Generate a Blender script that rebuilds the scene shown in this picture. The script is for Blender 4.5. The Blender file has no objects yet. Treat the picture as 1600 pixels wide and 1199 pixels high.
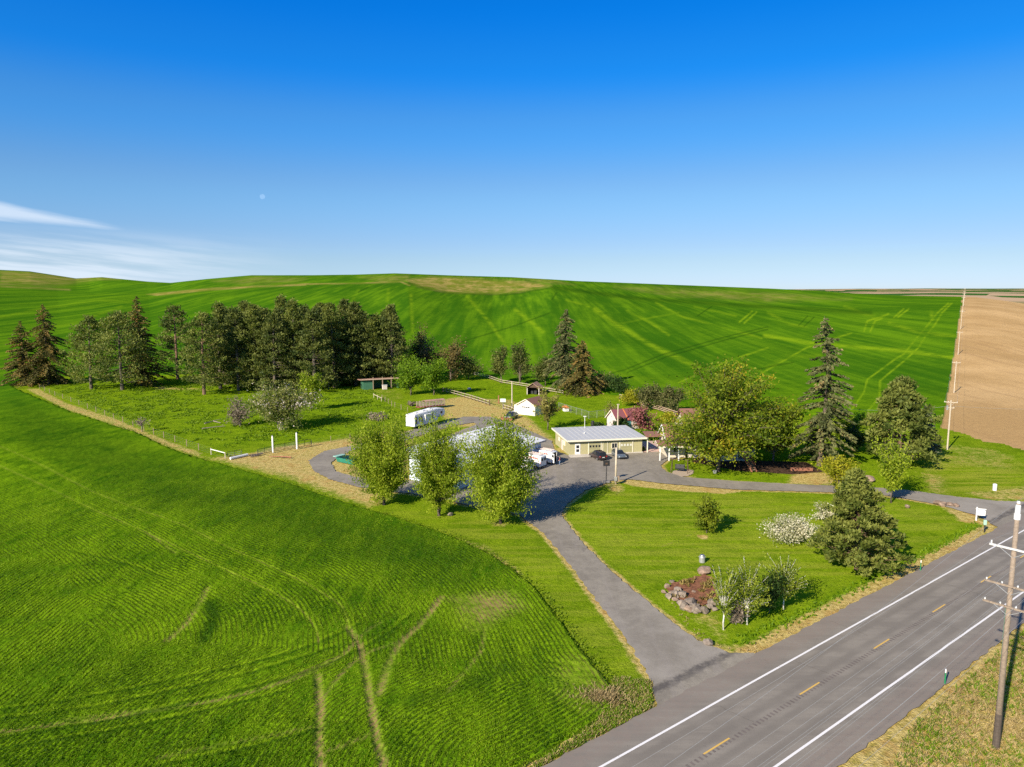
import bpy, bmesh, math, random
import numpy as np
from mathutils import Vector, Matrix
R = math.radians
S = bpy.context.scene
COL = S.collection

# ------------------------------------------------------------------ camera
CAMZ = 32.5; PITCH = R(7.28); FPX = 1111.0
cd = bpy.data.cameras.new("camera"); cam = bpy.data.objects.new("camera", cd); COL.objects.link(cam)
cam.location = (0, 0, CAMZ); cam.rotation_euler = (R(90) - PITCH, 0, 0)
cd.sensor_width = 36; cd.lens = 36 * FPX / 1600; cd.clip_start = 0.5; cd.clip_end = 60000
S.camera = cam

# ------------------------------------------------------------------ world, sun, exposure
SUN_EL = R(29.5); SUN_AZ = R(38.5)          # shadows run away from the camera, 38.5 deg to the right
w = bpy.data.worlds.new("World"); S.world = w; w.use_nodes = True
nt = w.node_tree; nt.nodes.clear()
def WN(t, **k):
    n = nt.nodes.new(t)
    for a, b in k.items(): setattr(n, a, b)
    return n
sky = WN('ShaderNodeTexSky', sky_type='NISHITA', sun_disc=False, sun_elevation=SUN_EL,
         sun_rotation=math.pi + SUN_AZ, altitude=800, air_density=1.0, dust_density=0.25, ozone_density=2.0)
hs = WN('ShaderNodeHueSaturation'); hs.inputs['Saturation'].default_value = 1.18; hs.inputs['Hue'].default_value = 0.507
bg = WN('ShaderNodeBackground'); bg.inputs['Strength'].default_value = 0.0893
wo = WN('ShaderNodeOutputWorld')
L = nt.links.new
L(sky.outputs[0], hs.inputs['Color'])
# thin cirrus low in the left of the sky: noise over the sky direction (azimuth, elevation)
tc = WN('ShaderNodeTexCoord'); sp = WN('ShaderNodeSeparateXYZ'); L(tc.outputs['Generated'], sp.inputs[0])
def WM(op, a, b=None, clamp=False):
    m = WN('ShaderNodeMath', operation=op); m.use_clamp = clamp
    for i, v in enumerate((a, b)):
        if v is None: continue
        if isinstance(v, (int, float)): m.inputs[i].default_value = v
        else: L(v, m.inputs[i])
    return m.outputs[0]
def WRAMP(v, a, b):
    m = WN('ShaderNodeMapRange', interpolation_type='SMOOTHSTEP'); L(v, m.inputs[0])
    m.inputs[1].default_value = a; m.inputs[2].default_value = b
    return m.outputs[0]
az = WM('ARCTAN2', sp.outputs[0], sp.outputs[1]); el = WM('ARCSINE', sp.outputs[2])
# the deep clear blue of the photograph: the sky's colour graded by its height above the horizon
rp = WN('ShaderNodeValToRGB'); L(WM('DIVIDE', el, 1.2, True), rp.inputs[0]); cr = rp.color_ramp; cr.interpolation = 'EASE'
for i, (e_, c_) in enumerate([(0.0, (.47, .57, 1.0)), (.05, (.49, .54, .74)), (.137, (.53, .67, .79)), (.218, (.32, .72, .95)), (.29, (.07, .68, 1.11)), (.365, (.02, .66, 1.18)), (.55, (.35, .75, 1.0)), (.8, (.75, .85, .9)), (1.1, (.95, .95, .9))]):
    q = cr.elements[i] if i < 2 else cr.elements.new(e_ / 1.2)
    q.position = e_ / 1.2; q.color = (*c_, 1)
gm = WN('ShaderNodeMix', data_type='RGBA', blend_type='MULTIPLY'); gm.inputs[0].default_value = 1; L(hs.outputs[0], gm.inputs[6]); L(rp.outputs[0], gm.inputs[7])
el2 = WM('ADD', el, WM('MULTIPLY', az, 0.10))
cb = WN('ShaderNodeCombineXYZ'); L(WM('MULTIPLY', az, 5.0), cb.inputs[0]); L(WM('MULTIPLY', el2, 75.0), cb.inputs[1])
nz = WN('ShaderNodeTexNoise'); L(cb.outputs[0], nz.inputs['Vector']); nz.inputs['Scale'].default_value = 1.0
nz.inputs['Detail'].default_value = 7; nz.inputs['Roughness'].default_value = 0.62
band = WM('MULTIPLY', WRAMP(el, 0.085, 0.035), WRAMP(az, -0.24, -0.56))
thin = WM('MULTIPLY', WM('MULTIPLY', band, WM('ADD', 0.35, WRAMP(nz.outputs[0], 0.35, 0.65))), 0.52)
# the brighter wedge that runs to a point on the right
top = WM('SUBTRACT', el, WM('ADD', 0.0770, WM('MULTIPLY', WM('ADD', az, 0.49), -0.115)))   # height above its axis
half = WM('ADD', WM('MULTIPLY', WRAMP(az, -0.485, -0.70), 0.012), 0.0022)
wob = WM('MULTIPLY', WM('SUBTRACT', nz.outputs[0], 0.5), 0.016)
q = WM('SUBTRACT', WM('ABSOLUTE', WM('ADD', top, wob)), half)
wedge = WM('MULTIPLY', WM('MULTIPLY', WRAMP(q, 0.003, -0.007), WRAMP(az, -0.475, -0.53)), 0.62)
cm = WM('MAXIMUM', thin, wedge, True)
mx = WN('ShaderNodeMix', data_type='RGBA'); L(cm, mx.inputs[0]); lr = WN('ShaderNodeMix', data_type='RGBA'); L(WRAMP(az, -.65, .65), lr.inputs[0]); lr.inputs[6].default_value = (.98, 1.10, 1.16, 1); lr.inputs[7].default_value = (.92, .95, .95, 1)
g2 = WN('ShaderNodeMix', data_type='RGBA', blend_type='MULTIPLY'); g2.inputs[0].default_value = 1; L(gm.outputs[2], g2.inputs[6]); L(lr.outputs[2], g2.inputs[7])
L(g2.outputs[2], mx.inputs[6])
mx.inputs[7].default_value = (5.9, 6.5, 7.3, 1)
L(mx.outputs[2], bg.inputs['Color']); L(bg.outputs[0], wo.inputs['Surface'])

sd_ = bpy.data.lights.new("sun", 'SUN'); sun = bpy.data.objects.new("sun", sd_); COL.objects.link(sun)
sd_.energy = 4.8; sd_.angle = R(0.53); sd_.color = (1.0, 0.89, 0.72)
sdir = Vector((math.sin(SUN_AZ) * math.cos(SUN_EL), math.cos(SUN_AZ) * math.cos(SUN_EL), -math.sin(SUN_EL)))
sun.rotation_euler = sdir.to_track_quat('-Z', 'Y').to_euler(); sun.location = (-60, -60, 90)
S.view_settings.view_transform = 'Standard'; S.view_settings.look = 'None'
S.view_settings.gamma = 1.0; S.view_settings.exposure = 0.72
S.render.engine = 'CYCLES'
S.cycles.max_bounces = 5; S.cycles.diffuse_bounces = 2; S.cycles.glossy_bounces = 2
S.cycles.transmission_bounces = 3; S.cycles.transparent_max_bounces = 6; S.cycles.volume_bounces = 0
S.cycles.use_denoising = False; S.cycles.caustics_reflective = False; S.cycles.caustics_refractive = False

# ------------------------------------------------------------------ helpers
CP, SP_ = math.cos(PITCH), math.sin(PITCH)
def P(x, y, z=0.0):
    """a spot of the photograph (1600 px wide) as a point on the level z"""
    u = (x - 800) / FPX; v = (600 - y) / FPX
    t = (z - CAMZ) / (-SP_ + v * CP)
    return Vector((u * t, (CP + v * SP_) * t, z))
def hgt(x, y0, y1):
    """metres from the ground at (x, y0) up to y1, at that distance"""
    p = P(x, y0); v = (600 - y1) / FPX
    return CAMZ + p.y * (-SP_ + v * CP) / (CP + v * SP_)
def wid(y, px): return px * (P(800, y).y * CP + CAMZ * SP_) / FPX
def px_of(X, Y, Z):
    dz = Z - CAMZ; f = CP * Y - SP_ * dz; u = SP_ * Y + CP * dz
    return 800 + FPX * X / f, 600 - FPX * u / f
def elev(y, xcol=800):
    u = (xcol - 800) / FPX; v = (600 - y) / FPX
    return (-SP_ + v * CP) / np.sqrt(u * u + (CP + v * SP_) ** 2)
def sst(a, b, x):
    t = np.clip((x - a) / (b - a), 0, 1); return t * t * (3 - 2 * t)
def sdist(poly, X, Y):
    """signed distance to a polygon, positive outside (numpy)"""
    best = np.full(X.shape, 1e18); ins = np.zeros(X.shape, bool); n = len(poly)
    for i in range(n):
        ax, ay = poly[i][0], poly[i][1]; bx, by = poly[(i + 1) % n][0], poly[(i + 1) % n][1]
        ex, ey = bx - ax, by - ay; l2 = ex * ex + ey * ey + 1e-12
        t = np.clip(((X - ax) * ex + (Y - ay) * ey) / l2, 0, 1)
        d = (X - ax - t * ex) ** 2 + (Y - ay - t * ey) ** 2
        np.minimum(best, d, out=best)
        if ay != by:
            c = ((ay > Y) != (by > Y)) & (X < (bx - ax) * (Y - ay) / (by - ay) + ax); ins ^= c
    d = np.sqrt(best); return np.where(ins, -d, d)
def ldist(pts, X, Y):
    best = np.full(X.shape, 1e18)
    for (ax, ay), (bx, by) in zip([(p[0], p[1]) for p in pts], [(p[0], p[1]) for p in pts[1:]]):
        ex, ey = bx - ax, by - ay; l2 = ex * ex + ey * ey + 1e-12
        t = np.clip(((X - ax) * ex + (Y - ay) * ey) / l2, 0, 1)
        np.minimum(best, (X - ax - t * ex) ** 2 + (Y - ay - t * ey) ** 2, out=best)
    return np.sqrt(best)
def smooth_line(pts, n=6, closed=False):
    """Catmull-Rom through points"""
    pts = [Vector(p[:2]) for p in pts]; out = []; m = len(pts)
    for i in range(m if closed else m - 1):
        g = (lambda k: pts[k % m]) if closed else (lambda k: pts[min(max(k, 0), m - 1)])
        a, b, c, d = g(i - 1), g(i), g(i + 1), g(i + 2)
        for k in range(n):
            t = k / n
            out.append(0.5 * ((2 * b) + (c - a) * t + (2 * a - 5 * b + 4 * c - d) * t * t + (3 * b - a - 3 * c + d) * t ** 3))
    if not closed: out.append(pts[-1])
    return out
_rs = np.random.RandomState(5)
_NT = _rs.rand(64, 64)
def vnoise(X, Y):
    xi = np.floor(X).astype(int); yi = np.floor(Y).astype(int); fx = X - xi; fy = Y - yi
    fx = fx * fx * (3 - 2 * fx); fy = fy * fy * (3 - 2 * fy)
    g = lambda a, b: _NT[a % 64, b % 64]
    return (g(xi, yi) * (1 - fx) + g(xi + 1, yi) * fx) * (1 - fy) + (g(xi, yi + 1) * (1 - fx) + g(xi + 1, yi + 1) * fx) * fy
def fbm(X, Y, o=3):
    s = 0; a = .5
    for i in range(o): s = s + a * vnoise(X * 2 ** i + 7.3 * i, Y * 2 ** i + 3.1 * i); a *= .5
    return s

def tag(o, label=None, cat=None, group=None, kind=None):
    for k, v in (('label', label), ('category', cat), ('group', group), ('kind', kind)):
        if v: o[k] = v
    return o
def link(o, parent=None):
    COL.objects.link(o)
    if parent is not None: o.parent = parent
    return o
def thing(name, label, cat, loc, rz=0.0, group=None):
    o = bpy.data.objects.new(name, None); o.empty_display_size = .3; link(o)
    o.location = loc; o.rotation_euler = (0, 0, rz)
    return tag(o, label, cat, group)
def copy_tree(o, parent=None):
    c = o.copy(); COL.objects.link(c)
    if parent is not None: c.parent = parent
    for ch in list(o.children): copy_tree(ch, c)
    return c
def mesh_np(name, V, F, mats, parent=None, smooth=False, attrs=None, mi=None):
    """V (n,3), F (m,k) arrays -> object; attrs {name: (type, domain, array)}"""
    me = bpy.data.meshes.new(name); V = np.asarray(V, np.float32); F = np.asarray(F, np.int32); k = F.shape[1]
    me.vertices.add(len(V)); me.vertices.foreach_set('co', V.ravel())
    me.loops.add(F.size); me.loops.foreach_set('vertex_index', F.ravel())
    me.polygons.add(len(F)); me.polygons.foreach_set('loop_start', np.arange(0, F.size, k, dtype=np.int32))
    me.polygons.foreach_set('loop_total', np.full(len(F), k, np.int32))
    if smooth: me.polygons.foreach_set('use_smooth', np.ones(len(F), bool))
    for m in (mats if isinstance(mats, (list, tuple)) else [mats]): me.materials.append(m)
    if mi is not None: me.polygons.foreach_set('material_index', np.asarray(mi, np.int32))
    me.update(calc_edges=True)
    for an, (ty, dom, arr) in (attrs or {}).items():
        a = me.attributes.new(an, ty, dom)
        a.data.foreach_set('color' if 'COLOR' in ty else 'value', np.asarray(arr, np.float32).ravel())
    return link(bpy.data.objects.new(name, me), parent)

class MB:
    """collects shapes, then build() links them as ONE mesh object"""
    def __init__(s): s.v = []; s.f = []; s.m = []
    def add(s, vs, fs, mi=0):
        b = len(s.v); s.v += [tuple(x) for x in vs]; s.f += [tuple(b + i for i in f) for f in fs]; s.m += [mi] * len(fs); return s
    def box(s, c, d, rz=0, mi=0, ry=0, rx=0):
        M = Matrix.Rotation(rz, 3, 'Z') @ Matrix.Rotation(ry, 3, 'Y') @ Matrix.Rotation(rx, 3, 'X'); c = Vector(c)
        vs = [c + M @ Vector((x * d[0] / 2, y * d[1] / 2, z * d[2] / 2)) for x in (-1, 1) for y in (-1, 1) for z in (-1, 1)]
        return s.add(vs, [(0, 1, 3, 2), (4, 6, 7, 5), (0, 4, 5, 1), (2, 3, 7, 6), (0, 2, 6, 4), (1, 5, 7, 3)], mi)
    def bar(s, a, b, w, h=None, mi=0):
        a, b = Vector(a), Vector(b); d = b - a; h = h or w
        q = d.to_track_quat('Y', 'Z').to_matrix(); m = (a + b) / 2
        vs = [m + q @ Vector((x * w / 2, y * d.length / 2, z * h / 2)) for x in (-1, 1) for y in (-1, 1) for z in (-1, 1)]
        return s.add(vs, [(0, 1, 3, 2), (4, 6, 7, 5), (0, 4, 5, 1), (2, 3, 7, 6), (0, 2, 6, 4), (1, 5, 7, 3)], mi)
    def tube(s, pts, rs, n=6, mi=0, cap=True):
        pts = [Vector(p) for p in pts]; vs = []; fs = []
        rs = rs if isinstance(rs, (list, tuple)) else [rs] * len(pts)
        for i, p in enumerate(pts):
            d = (pts[min(i + 1, len(pts) - 1)] - pts[max(i - 1, 0)])
            q = (d if d.length > 1e-6 else Vector((0, 0, 1))).to_track_quat('Z', 'Y').to_matrix()
            for k in range(n):
                a = 2 * math.pi * k / n; vs.append(p + q @ Vector((math.cos(a) * rs[i], math.sin(a) * rs[i], 0)))
        for i in range(len(pts) - 1):
            for k in range(n):
                fs.append((i * n + k, i * n + (k + 1) % n, (i + 1) * n + (k + 1) % n, (i + 1) * n + k))
        if cap: fs += [tuple(range(n - 1, -1, -1)), tuple((len(pts) - 1) * n + k for k in range(n))]
        return s.add(vs, fs, mi)
    def prism(s, poly, a, b, axis='z', mi=0):
        """polygon swept from a to b along an axis ('x': poly is (y, z); 'y': (x, z); 'z': (x, y))"""
        f = {'z': lambda p, t: (p[0], p[1], t), 'y': lambda p, t: (p[0], t, p[1]), 'x': lambda p, t: (t, p[0], p[1])}[axis]; n = len(poly)
        vs = [f(p, a) for p in poly] + [f(p, b) for p in poly]
        fs = [tuple(range(n - 1, -1, -1)), tuple(range(n, 2 * n))] + [(i, (i + 1) % n, n + (i + 1) % n, n + i) for i in range(n)]
        return s.add(vs, fs, mi)
    def loft(s, rings, mi=0, cap=True):
        n = len(rings[0]); vs = [p for r in rings for p in r]; fs = []
        for i in range(len(rings) - 1):
            for k in range(n): fs.append((i * n + k, i * n + (k + 1) % n, (i + 1) * n + (k + 1) % n, (i + 1) * n + k))
        if cap: fs += [tuple(range(n - 1, -1, -1)), tuple((len(rings) - 1) * n + k for k in range(n))]
        return s.add(vs, fs, mi)
    def build(s, name, mats, parent=None, bevel=0, smooth=False):
        me = bpy.data.meshes.new(name); me.from_pydata(s.v, [], s.f)
        for m in (mats if isinstance(mats, (list, tuple)) else [mats]): me.materials.append(m)
        me.polygons.foreach_set('material_index', s.m)
        bm = bmesh.new(); bm.from_mesh(me); bmesh.ops.recalc_face_normals(bm, faces=bm.faces); bm.to_mesh(me); bm.free()
        if smooth: me.polygons.foreach_set('use_smooth', [True] * len(me.polygons))
        me.update(); o = link(bpy.data.objects.new(name, me), parent)
        if bevel:
            b = o.modifiers.new('bevel', 'BEVEL'); b.width = bevel; b.segments = 2; b.limit_method = 'ANGLE'; b.angle_limit = R(40)
        return o

# ------------------------------------------------------------------ materials
class NB:
    """small node builder"""
    def __init__(s, name):
        s.m = bpy.data.materials.new(name); s.m.use_nodes = True; s.t = s.m.node_tree; s.t.nodes.clear()
        s.out = s.n('ShaderNodeOutputMaterial'); s.pos = None
    def n(s, t, **k):
        x = s.t.nodes.new(t)
        for a, b in k.items(): setattr(x, a, b)
        return x
    def set(s, sock, v):
        if v is None: return
        if isinstance(v, bpy.types.NodeSocket): s.t.links.new(v, sock)
        else: sock.default_value = v
    def P(s, obj=False):
        if obj: return s.n('ShaderNodeTexCoord').outputs['Object']
        if s.pos is None: s.pos = s.n('ShaderNodeNewGeometry').outputs['Position']
        return s.pos
    def noise(s, scale, detail=3, rough=.55, vec=None, stretch=None, rot=0, dist=0):
        x = s.n('ShaderNodeTexNoise'); v = vec or s.P()
        if stretch or rot:
            mp = s.n('ShaderNodeMapping'); s.set(mp.inputs[0], v); mp.inputs['Rotation'].default_value = (0, 0, rot)
            mp.inputs['Scale'].default_value = stretch or (1, 1, 1); v = mp.outputs[0]
        s.set(x.inputs['Vector'], v); x.inputs['Scale'].default_value = scale
        x.inputs['Detail'].default_value = detail; x.inputs['Roughness'].default_value = rough; x.inputs['Distortion'].default_value = dist
        return x.outputs[0]
    def math(s, op, a, b=None, c=None, clamp=False):
        x = s.n('ShaderNodeMath', operation=op); x.use_clamp = clamp
        for i, v in enumerate((a, b, c)): s.set(x.inputs[i], v)
        return x.outputs[0]
    def ramp(s, v, a, b, lo=0.0, hi=1.0):
        x = s.n('ShaderNodeMapRange', interpolation_type='SMOOTHSTEP')
        for i, q in enumerate((v, a, b, lo, hi)): s.set(x.inputs[i], q)
        return x.outputs[0]
    def mix(s, f, a, b, mode='MIX'):
        x = s.n('ShaderNodeMix', data_type='RGBA', blend_type=mode)
        s.set(x.inputs[0], f)
        for i, v in ((6, a), (7, b)): s.set(x.inputs[i], v if isinstance(v, bpy.types.NodeSocket) else (*v[:3], 1))
        return x.outputs[2]
    def attr(s, name, ch=None):
        x = s.n('ShaderNodeAttribute', attribute_name=name)
        if ch is None: return x.outputs['Fac']
        if ch == 'a': return x.outputs['Alpha']
        sp = s.n('ShaderNodeSeparateColor'); s.set(sp.inputs[0], x.outputs['Color']); return sp.outputs['rgb'.index(ch)]
    def bump(s, h, strength=.5, dist=.1):
        x = s.n('ShaderNodeBump'); x.inputs['Strength'].default_value = strength; x.inputs['Distance'].default_value = dist
        s.set(x.inputs['Height'], h); return x.outputs[0]
    def pbr(s, col, rough=.8, metal=0, normal=None, spec=.3, trans=None, coat=0):
        b = s.n('ShaderNodeBsdfPrincipled'); s.set(b.inputs['Base Color'], col if isinstance(col, bpy.types.NodeSocket) else (*col[:3], 1))
        s.set(b.inputs['Roughness'], rough); b.inputs['Metallic'].default_value = metal
        b.inputs['Specular IOR Level'].default_value = spec; b.inputs['Coat Weight'].default_value = coat
        if normal: s.set(b.inputs['Normal'], normal)
        sh = b.outputs[0]
        if trans:
            t = s.n('ShaderNodeBsdfTranslucent'); s.set(t.inputs[0], trans[0]); ms = s.n('ShaderNodeMixShader')
            ms.inputs[0].default_value = trans[1]; s.set(ms.inputs[1], sh); s.set(ms.inputs[2], t.outputs[0]); sh = ms.outputs[0]
        s.set(s.out.inputs['Surface'], sh); return s.m
def plain(name, col, rough=.7, var=.18, scale=1.5, metal=0, spec=.3, coat=0, bump=0, obj=True):
    """one colour with soft wear and dirt"""
    b = NB(name); n1 = b.noise(scale, 5, .6, vec=b.P(obj)); n2 = b.noise(scale * 7, 3, .6, vec=b.P(obj))
    f = b.math('ADD', b.math('MULTIPLY', n1, .65), b.math('MULTIPLY', n2, .35))
    c = b.mix(b.ramp(f, .3, .7), [x * (1 - var) for x in col], [min(1, x * (1 + var)) for x in col])
    return b.pbr(c, rough, metal, b.bump(n2, bump, .02) if bump else None, spec, coat=coat)
def leafmat(name, dark, light, tr=.35, spot=None, spot_amt=0):
    """leaves: colour differs from leaf clump to leaf clump ('rnd' per face)"""
    b = NB(name); r = b.attr('rnd'); c = b.mix(b.ramp(r, 0, 1), dark, light)
    if spot: c = b.mix(b.ramp(r, 1 - spot_amt, 1 - spot_amt + .02), c, spot)
    tc_ = b.mix(1.0, c, (1.25, 1.3, .55), 'MULTIPLY')
    return b.pbr(c, .62, 0, None, .22, (tc_, tr))
# ------------------------------------------------------------------ the lie of the land
XS = np.array([-500, 0, 60, 130, 170, 240, 275, 330, 400, 490, 560, 620, 700, 800, 860, 900, 1000, 1100, 1200, 1270, 1340, 1400, 1515, 1560, 1600, 2100], float)
YS = np.array([420, 422, 425, 436, 434, 441, 443, 437, 431, 431, 430, 428, 431, 434, 437.5, 440, 444, 448, 452, 455.5, 460.5, 463, 465, 471, 478, 502], float)
XF = np.array([-500, 0, 100, 240, 320, 430, 540, 640, 700, 770, 820, 860, 900, 1000, 1200, 1340, 1515, 1560, 1600, 2100], float)
YF = np.array([455, 455, 461, 460, 453, 448, 444, 442, 453, 460, 456, 450, 454, 467, 479, 482, 478, 482, 490, 515], float)
XD = np.array([-500, 150, 300, 1100, 1500, 2100], float); DB = np.array([2100, 2000, 1450, 1350, 1000, 900], float)
def land(az, d):
    """height of the open hills; az = angle to the right of the view axis, d = distance from below the camera"""
    xc = 800 + np.tan(np.clip(az, -1.05, 1.05)) * 1104
    ys = np.interp(xc, XS, YS); yf = np.interp(xc, XF, YF); db = np.interp(xc, XD, DB)
    es, ef = elev(ys, xc), elev(yf, xc)
    d0 = 285.0; df = np.interp(xc, [0, 800, 1500], [850, 820, 640])
    zf = CAMZ + ef * df; zb = CAMZ + es * db; dm = df + .35 * (db - df); zm = CAMZ + (ef + .05 * (es - ef) - .0012) * dm
    seg = lambda a, b, za, zb_, k: za + (zb_ - za) * ((1 - k) * np.clip((d - a) / (b - a), 0, 1) + k * sst(a, b, d))
    z = np.where(d < d0, 0, 0.0)
    z = np.where(d >= d0, seg(d0, df, 0, zf, .45), z)
    z = np.where(d >= df, seg(df, dm, zf, zm, .2), z)
    z = np.where(d >= dm, seg(dm, db, zm, zb, .5), z)
    de = db + 900
    zz = zb + (8 - zb) * sst(0, 1, (d - db) / 900)
    z = np.where(d >= db, zz, z)
    X = np.sin(az) * d; Y = np.cos(az) * d
    far = 8 + 19 * sst(1900, 3100, d) + 13 * sst(3400, 5000, d) + 24 * sst(5600, 9000, d) + sst(2200, 3600, d) * (26 * (fbm(X / 900 + 9, Y / 1500 + 3, 3) - .42)) + sst(7000, 12000, d) * 46 * (vnoise(X / 2300 + 4, Y / 4000) - .3)
    z = z + np.where(d >= db, sst(db, de, d) * (far - 8), 0)
    und = 2.2 * (fbm(X / 70 + 3, Y / 130 + 8, 2) - .375) + 1.2 * (vnoise(X / 25 + 31, Y / 60 + 11) - .5)
    return z + und * sst(285, 420, d) * (1 - sst(0, .2, (d - df * .8) / df)) 
def land_xy(X, Y):
    return float(land(np.array([math.atan2(X, Y)]), np.array([math.hypot(X, Y)]))[0])

# ------------------------------------------------------------------ outlines on the ground
def PW(pts): return [P(x, y) for x, y in pts]
RD = Vector((.794, .608)).normalized(); RN = Vector((-RD.y, RD.x))         # along the highway, and to its left
E0 = P(950, 1195).xy; WL = (P(1240, 1180).xy - E0).dot(-RN)                # left edge line, lane width of both lanes
def road(s, off): q = E0 + RD * s - RN * off; return Vector((q.x, q.y, 0))   # off: metres to the right of the left edge line
edge_px = [(15, 604), (100, 640), (175, 665), (212, 676), (260, 699), (300, 714), (381, 736), (450, 756), (506, 775), (577, 799), (620, 810),
           (700, 836), (750, 859), (775, 873), (806, 895), (847, 931), (879, 972), (912, 1020), (944, 1053), (962, 1080), (958, 1105), (925, 1132), (847, 1180), (800, 1205)]
edge = [p.xy for p in PW(edge_px)]
back_px = [(1600, 705), (1560, 694), (1530, 690), (1500, 678), (1466, 669), (1440, 668), (1300, 652), (1060, 634), (980, 620), (900, 610), (800, 596), (735, 583), (620, 588), (300, 588), (60, 593)]
FARM = edge + [road(-45, -8).xy, Vector((-60, -20)), Vector((200, -20)), Vector((330, 120)), Vector((200, 150))] + [p.xy for p in PW(back_px)]
DRIVE = PW([(1030, 1120), (1016, 1062), (985, 1010), (940, 950), (895, 890), (850, 835), (812, 806), (760, 796), (700, 784), (640, 772), (600, 769), (555, 761), (515, 750), (489, 736), (482, 721), (506, 706), (557, 696),
            (610, 686), (645, 672), (690, 661), (725, 652), (765, 652), (800, 662), (835, 677), (862, 690), (866, 704), (890, 713.5), (1003, 708.5), (1045, 705), (1085, 708), (1075, 714), (1045, 719), (1032, 728), (1040, 738), (1065, 746),
            (1100, 749), (1150, 753), (1250, 758), (1300, 760), (1400, 765), (1440, 770), (1500, 778), (1560, 784), (1640, 786), (1650, 800), (1600, 830), (1560, 826), (1530, 808), (1470, 790), (1400, 778), (1370, 773), (1250, 769),
            (1150, 766), (1090, 761), (1040, 757), (985, 750), (960, 751), (940, 758), (915, 767), (885, 790), (876, 806), (905, 843), (940, 880), (985, 920), (1030, 957), (1090, 1002), (1140, 1022), (1190, 1022), (1150, 1090)])
DRIVE_HOLE = PW([(557, 702), (530, 714), (517, 724), (524, 737), (553, 746), (610, 752), (650, 752), (660, 705), (680, 690), (745, 664), (740, 661), (700, 668), (655, 682), (620, 694), (590, 698)])
TRACK_N = Vector((.845, -.535)); POLE0 = P(1480, 703).xy; TRACK_D = Vector((.535, .845))    # the pole line between the two fields
def sd_road(X, Y):
    o = (X - E0.x) * -RN.x + (Y - E0.y) * -RN.y          # metres right of the left edge line
    return np.maximum(-2.6 - o, o - (WL + 2.7))
LIM = {}
# ------------------------------------------------------------------ one polar sheet of vertices for wheat, hills and yard ground
rows = []; d = 36.0
while d < 15000:
    rows.append(d); st = d * d / 23000 * .9
    d += min(max(st, .12), .009 * d if d < 2200 else .03 * d)
rows = np.array(rows); AZ = np.radians(np.concatenate([np.arange(-52, -38, .16), np.arange(-38, 38, .08), np.arange(38, 52.1, .16)]))
A, D = np.meshgrid(AZ, rows, indexing='xy'); nr, nc = A.shape
X = np.sin(A) * D; Y = np.cos(A) * D
near = D < 420
sdf = np.full(A.shape, 50.0); sdf[near] = sdist(FARM, X[near], Y[near])
sdf[near] += (vnoise(X[near] / 1.3, Y[near] / 1.3) - .5) * .5 * (1 + (D[near] > 150))
hill = land(A, D)
side = (X - POLE0.x) * TRACK_N.x + (Y - POLE0.y) * TRACK_N.y               # >0 : tilled side
tilled = (side > -1.5 + 1.2 * (vnoise(side / 3, (X + Y) / 40) - .5)) & (Y > 100) & (D < 1250)
PXX, PXY = px_of(X, Y, hill)
idx = np.arange(nr * nc).reshape(nr, nc)
quads = np.stack([idx[:-1, :-1], idx[:-1, 1:], idx[1:, 1:], idx[1:, :-1]], -1).reshape(-1, 4)
def cut(keep):                                            # keep: per vertex; a quad stays if any corner is kept
    k = keep.ravel(); q = quads[k[quads].any(1)]; u, inv = np.unique(q, return_inverse=True)
    return u, inv.reshape(-1, 4)
def lmask(mask, pts, wpx, amt=1.0, px=False, soft=.5, sub=None):
    """paint a soft line into a mask, width in metres (or in px of the photograph for the far hill)"""
    if px:
        bx = [p[0] for p in pts]; by = [p[1] for p in pts]
        sel = (PXX > min(bx) - 25) & (PXX < max(bx) + 25) & (PXY > min(by) - 25) & (PXY < max(by) + 25) & (D > 200)
        dd = ldist(pts, PXX[sel], PXY[sel])
    else:
        pts = smooth_line(PW(pts), 4); bx = [p[0] for p in pts]; by = [p[1] for p in pts]
        sel = (X > min(bx) - 6) & (X < max(bx) + 6) & (Y > min(by) - 6) & (Y < max(by) + 6)
        dd = ldist(pts, X[sel], Y[sel])
    v = amt * (1 - sst(wpx * .5 * (1 - soft), wpx * .5 * (1 + soft), dd)); mask[sel] = np.maximum(mask[sel], v)
def pmask(mask, pts, soft, amt=1.0, px=False):
    if px:
        sel = D > 250; dd = sdist(pts, PXX[sel], PXY[sel])
    else:
        q = PW(pts); bx = [p[0] for p in q]; by = [p[1] for p in q]
        sel = (X > min(bx) - 2 * soft - 2) & (X < max(bx) + 2 * soft + 2) & (Y > min(by) - 2 * soft - 2) & (Y < max(by) + 2 * soft + 2) & (D < 900)
        dd = sdist(q, X[sel], Y[sel])
    mask[sel] = np.maximum(mask[sel], amt * (1 - sst(-soft, soft, dd)))

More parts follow.
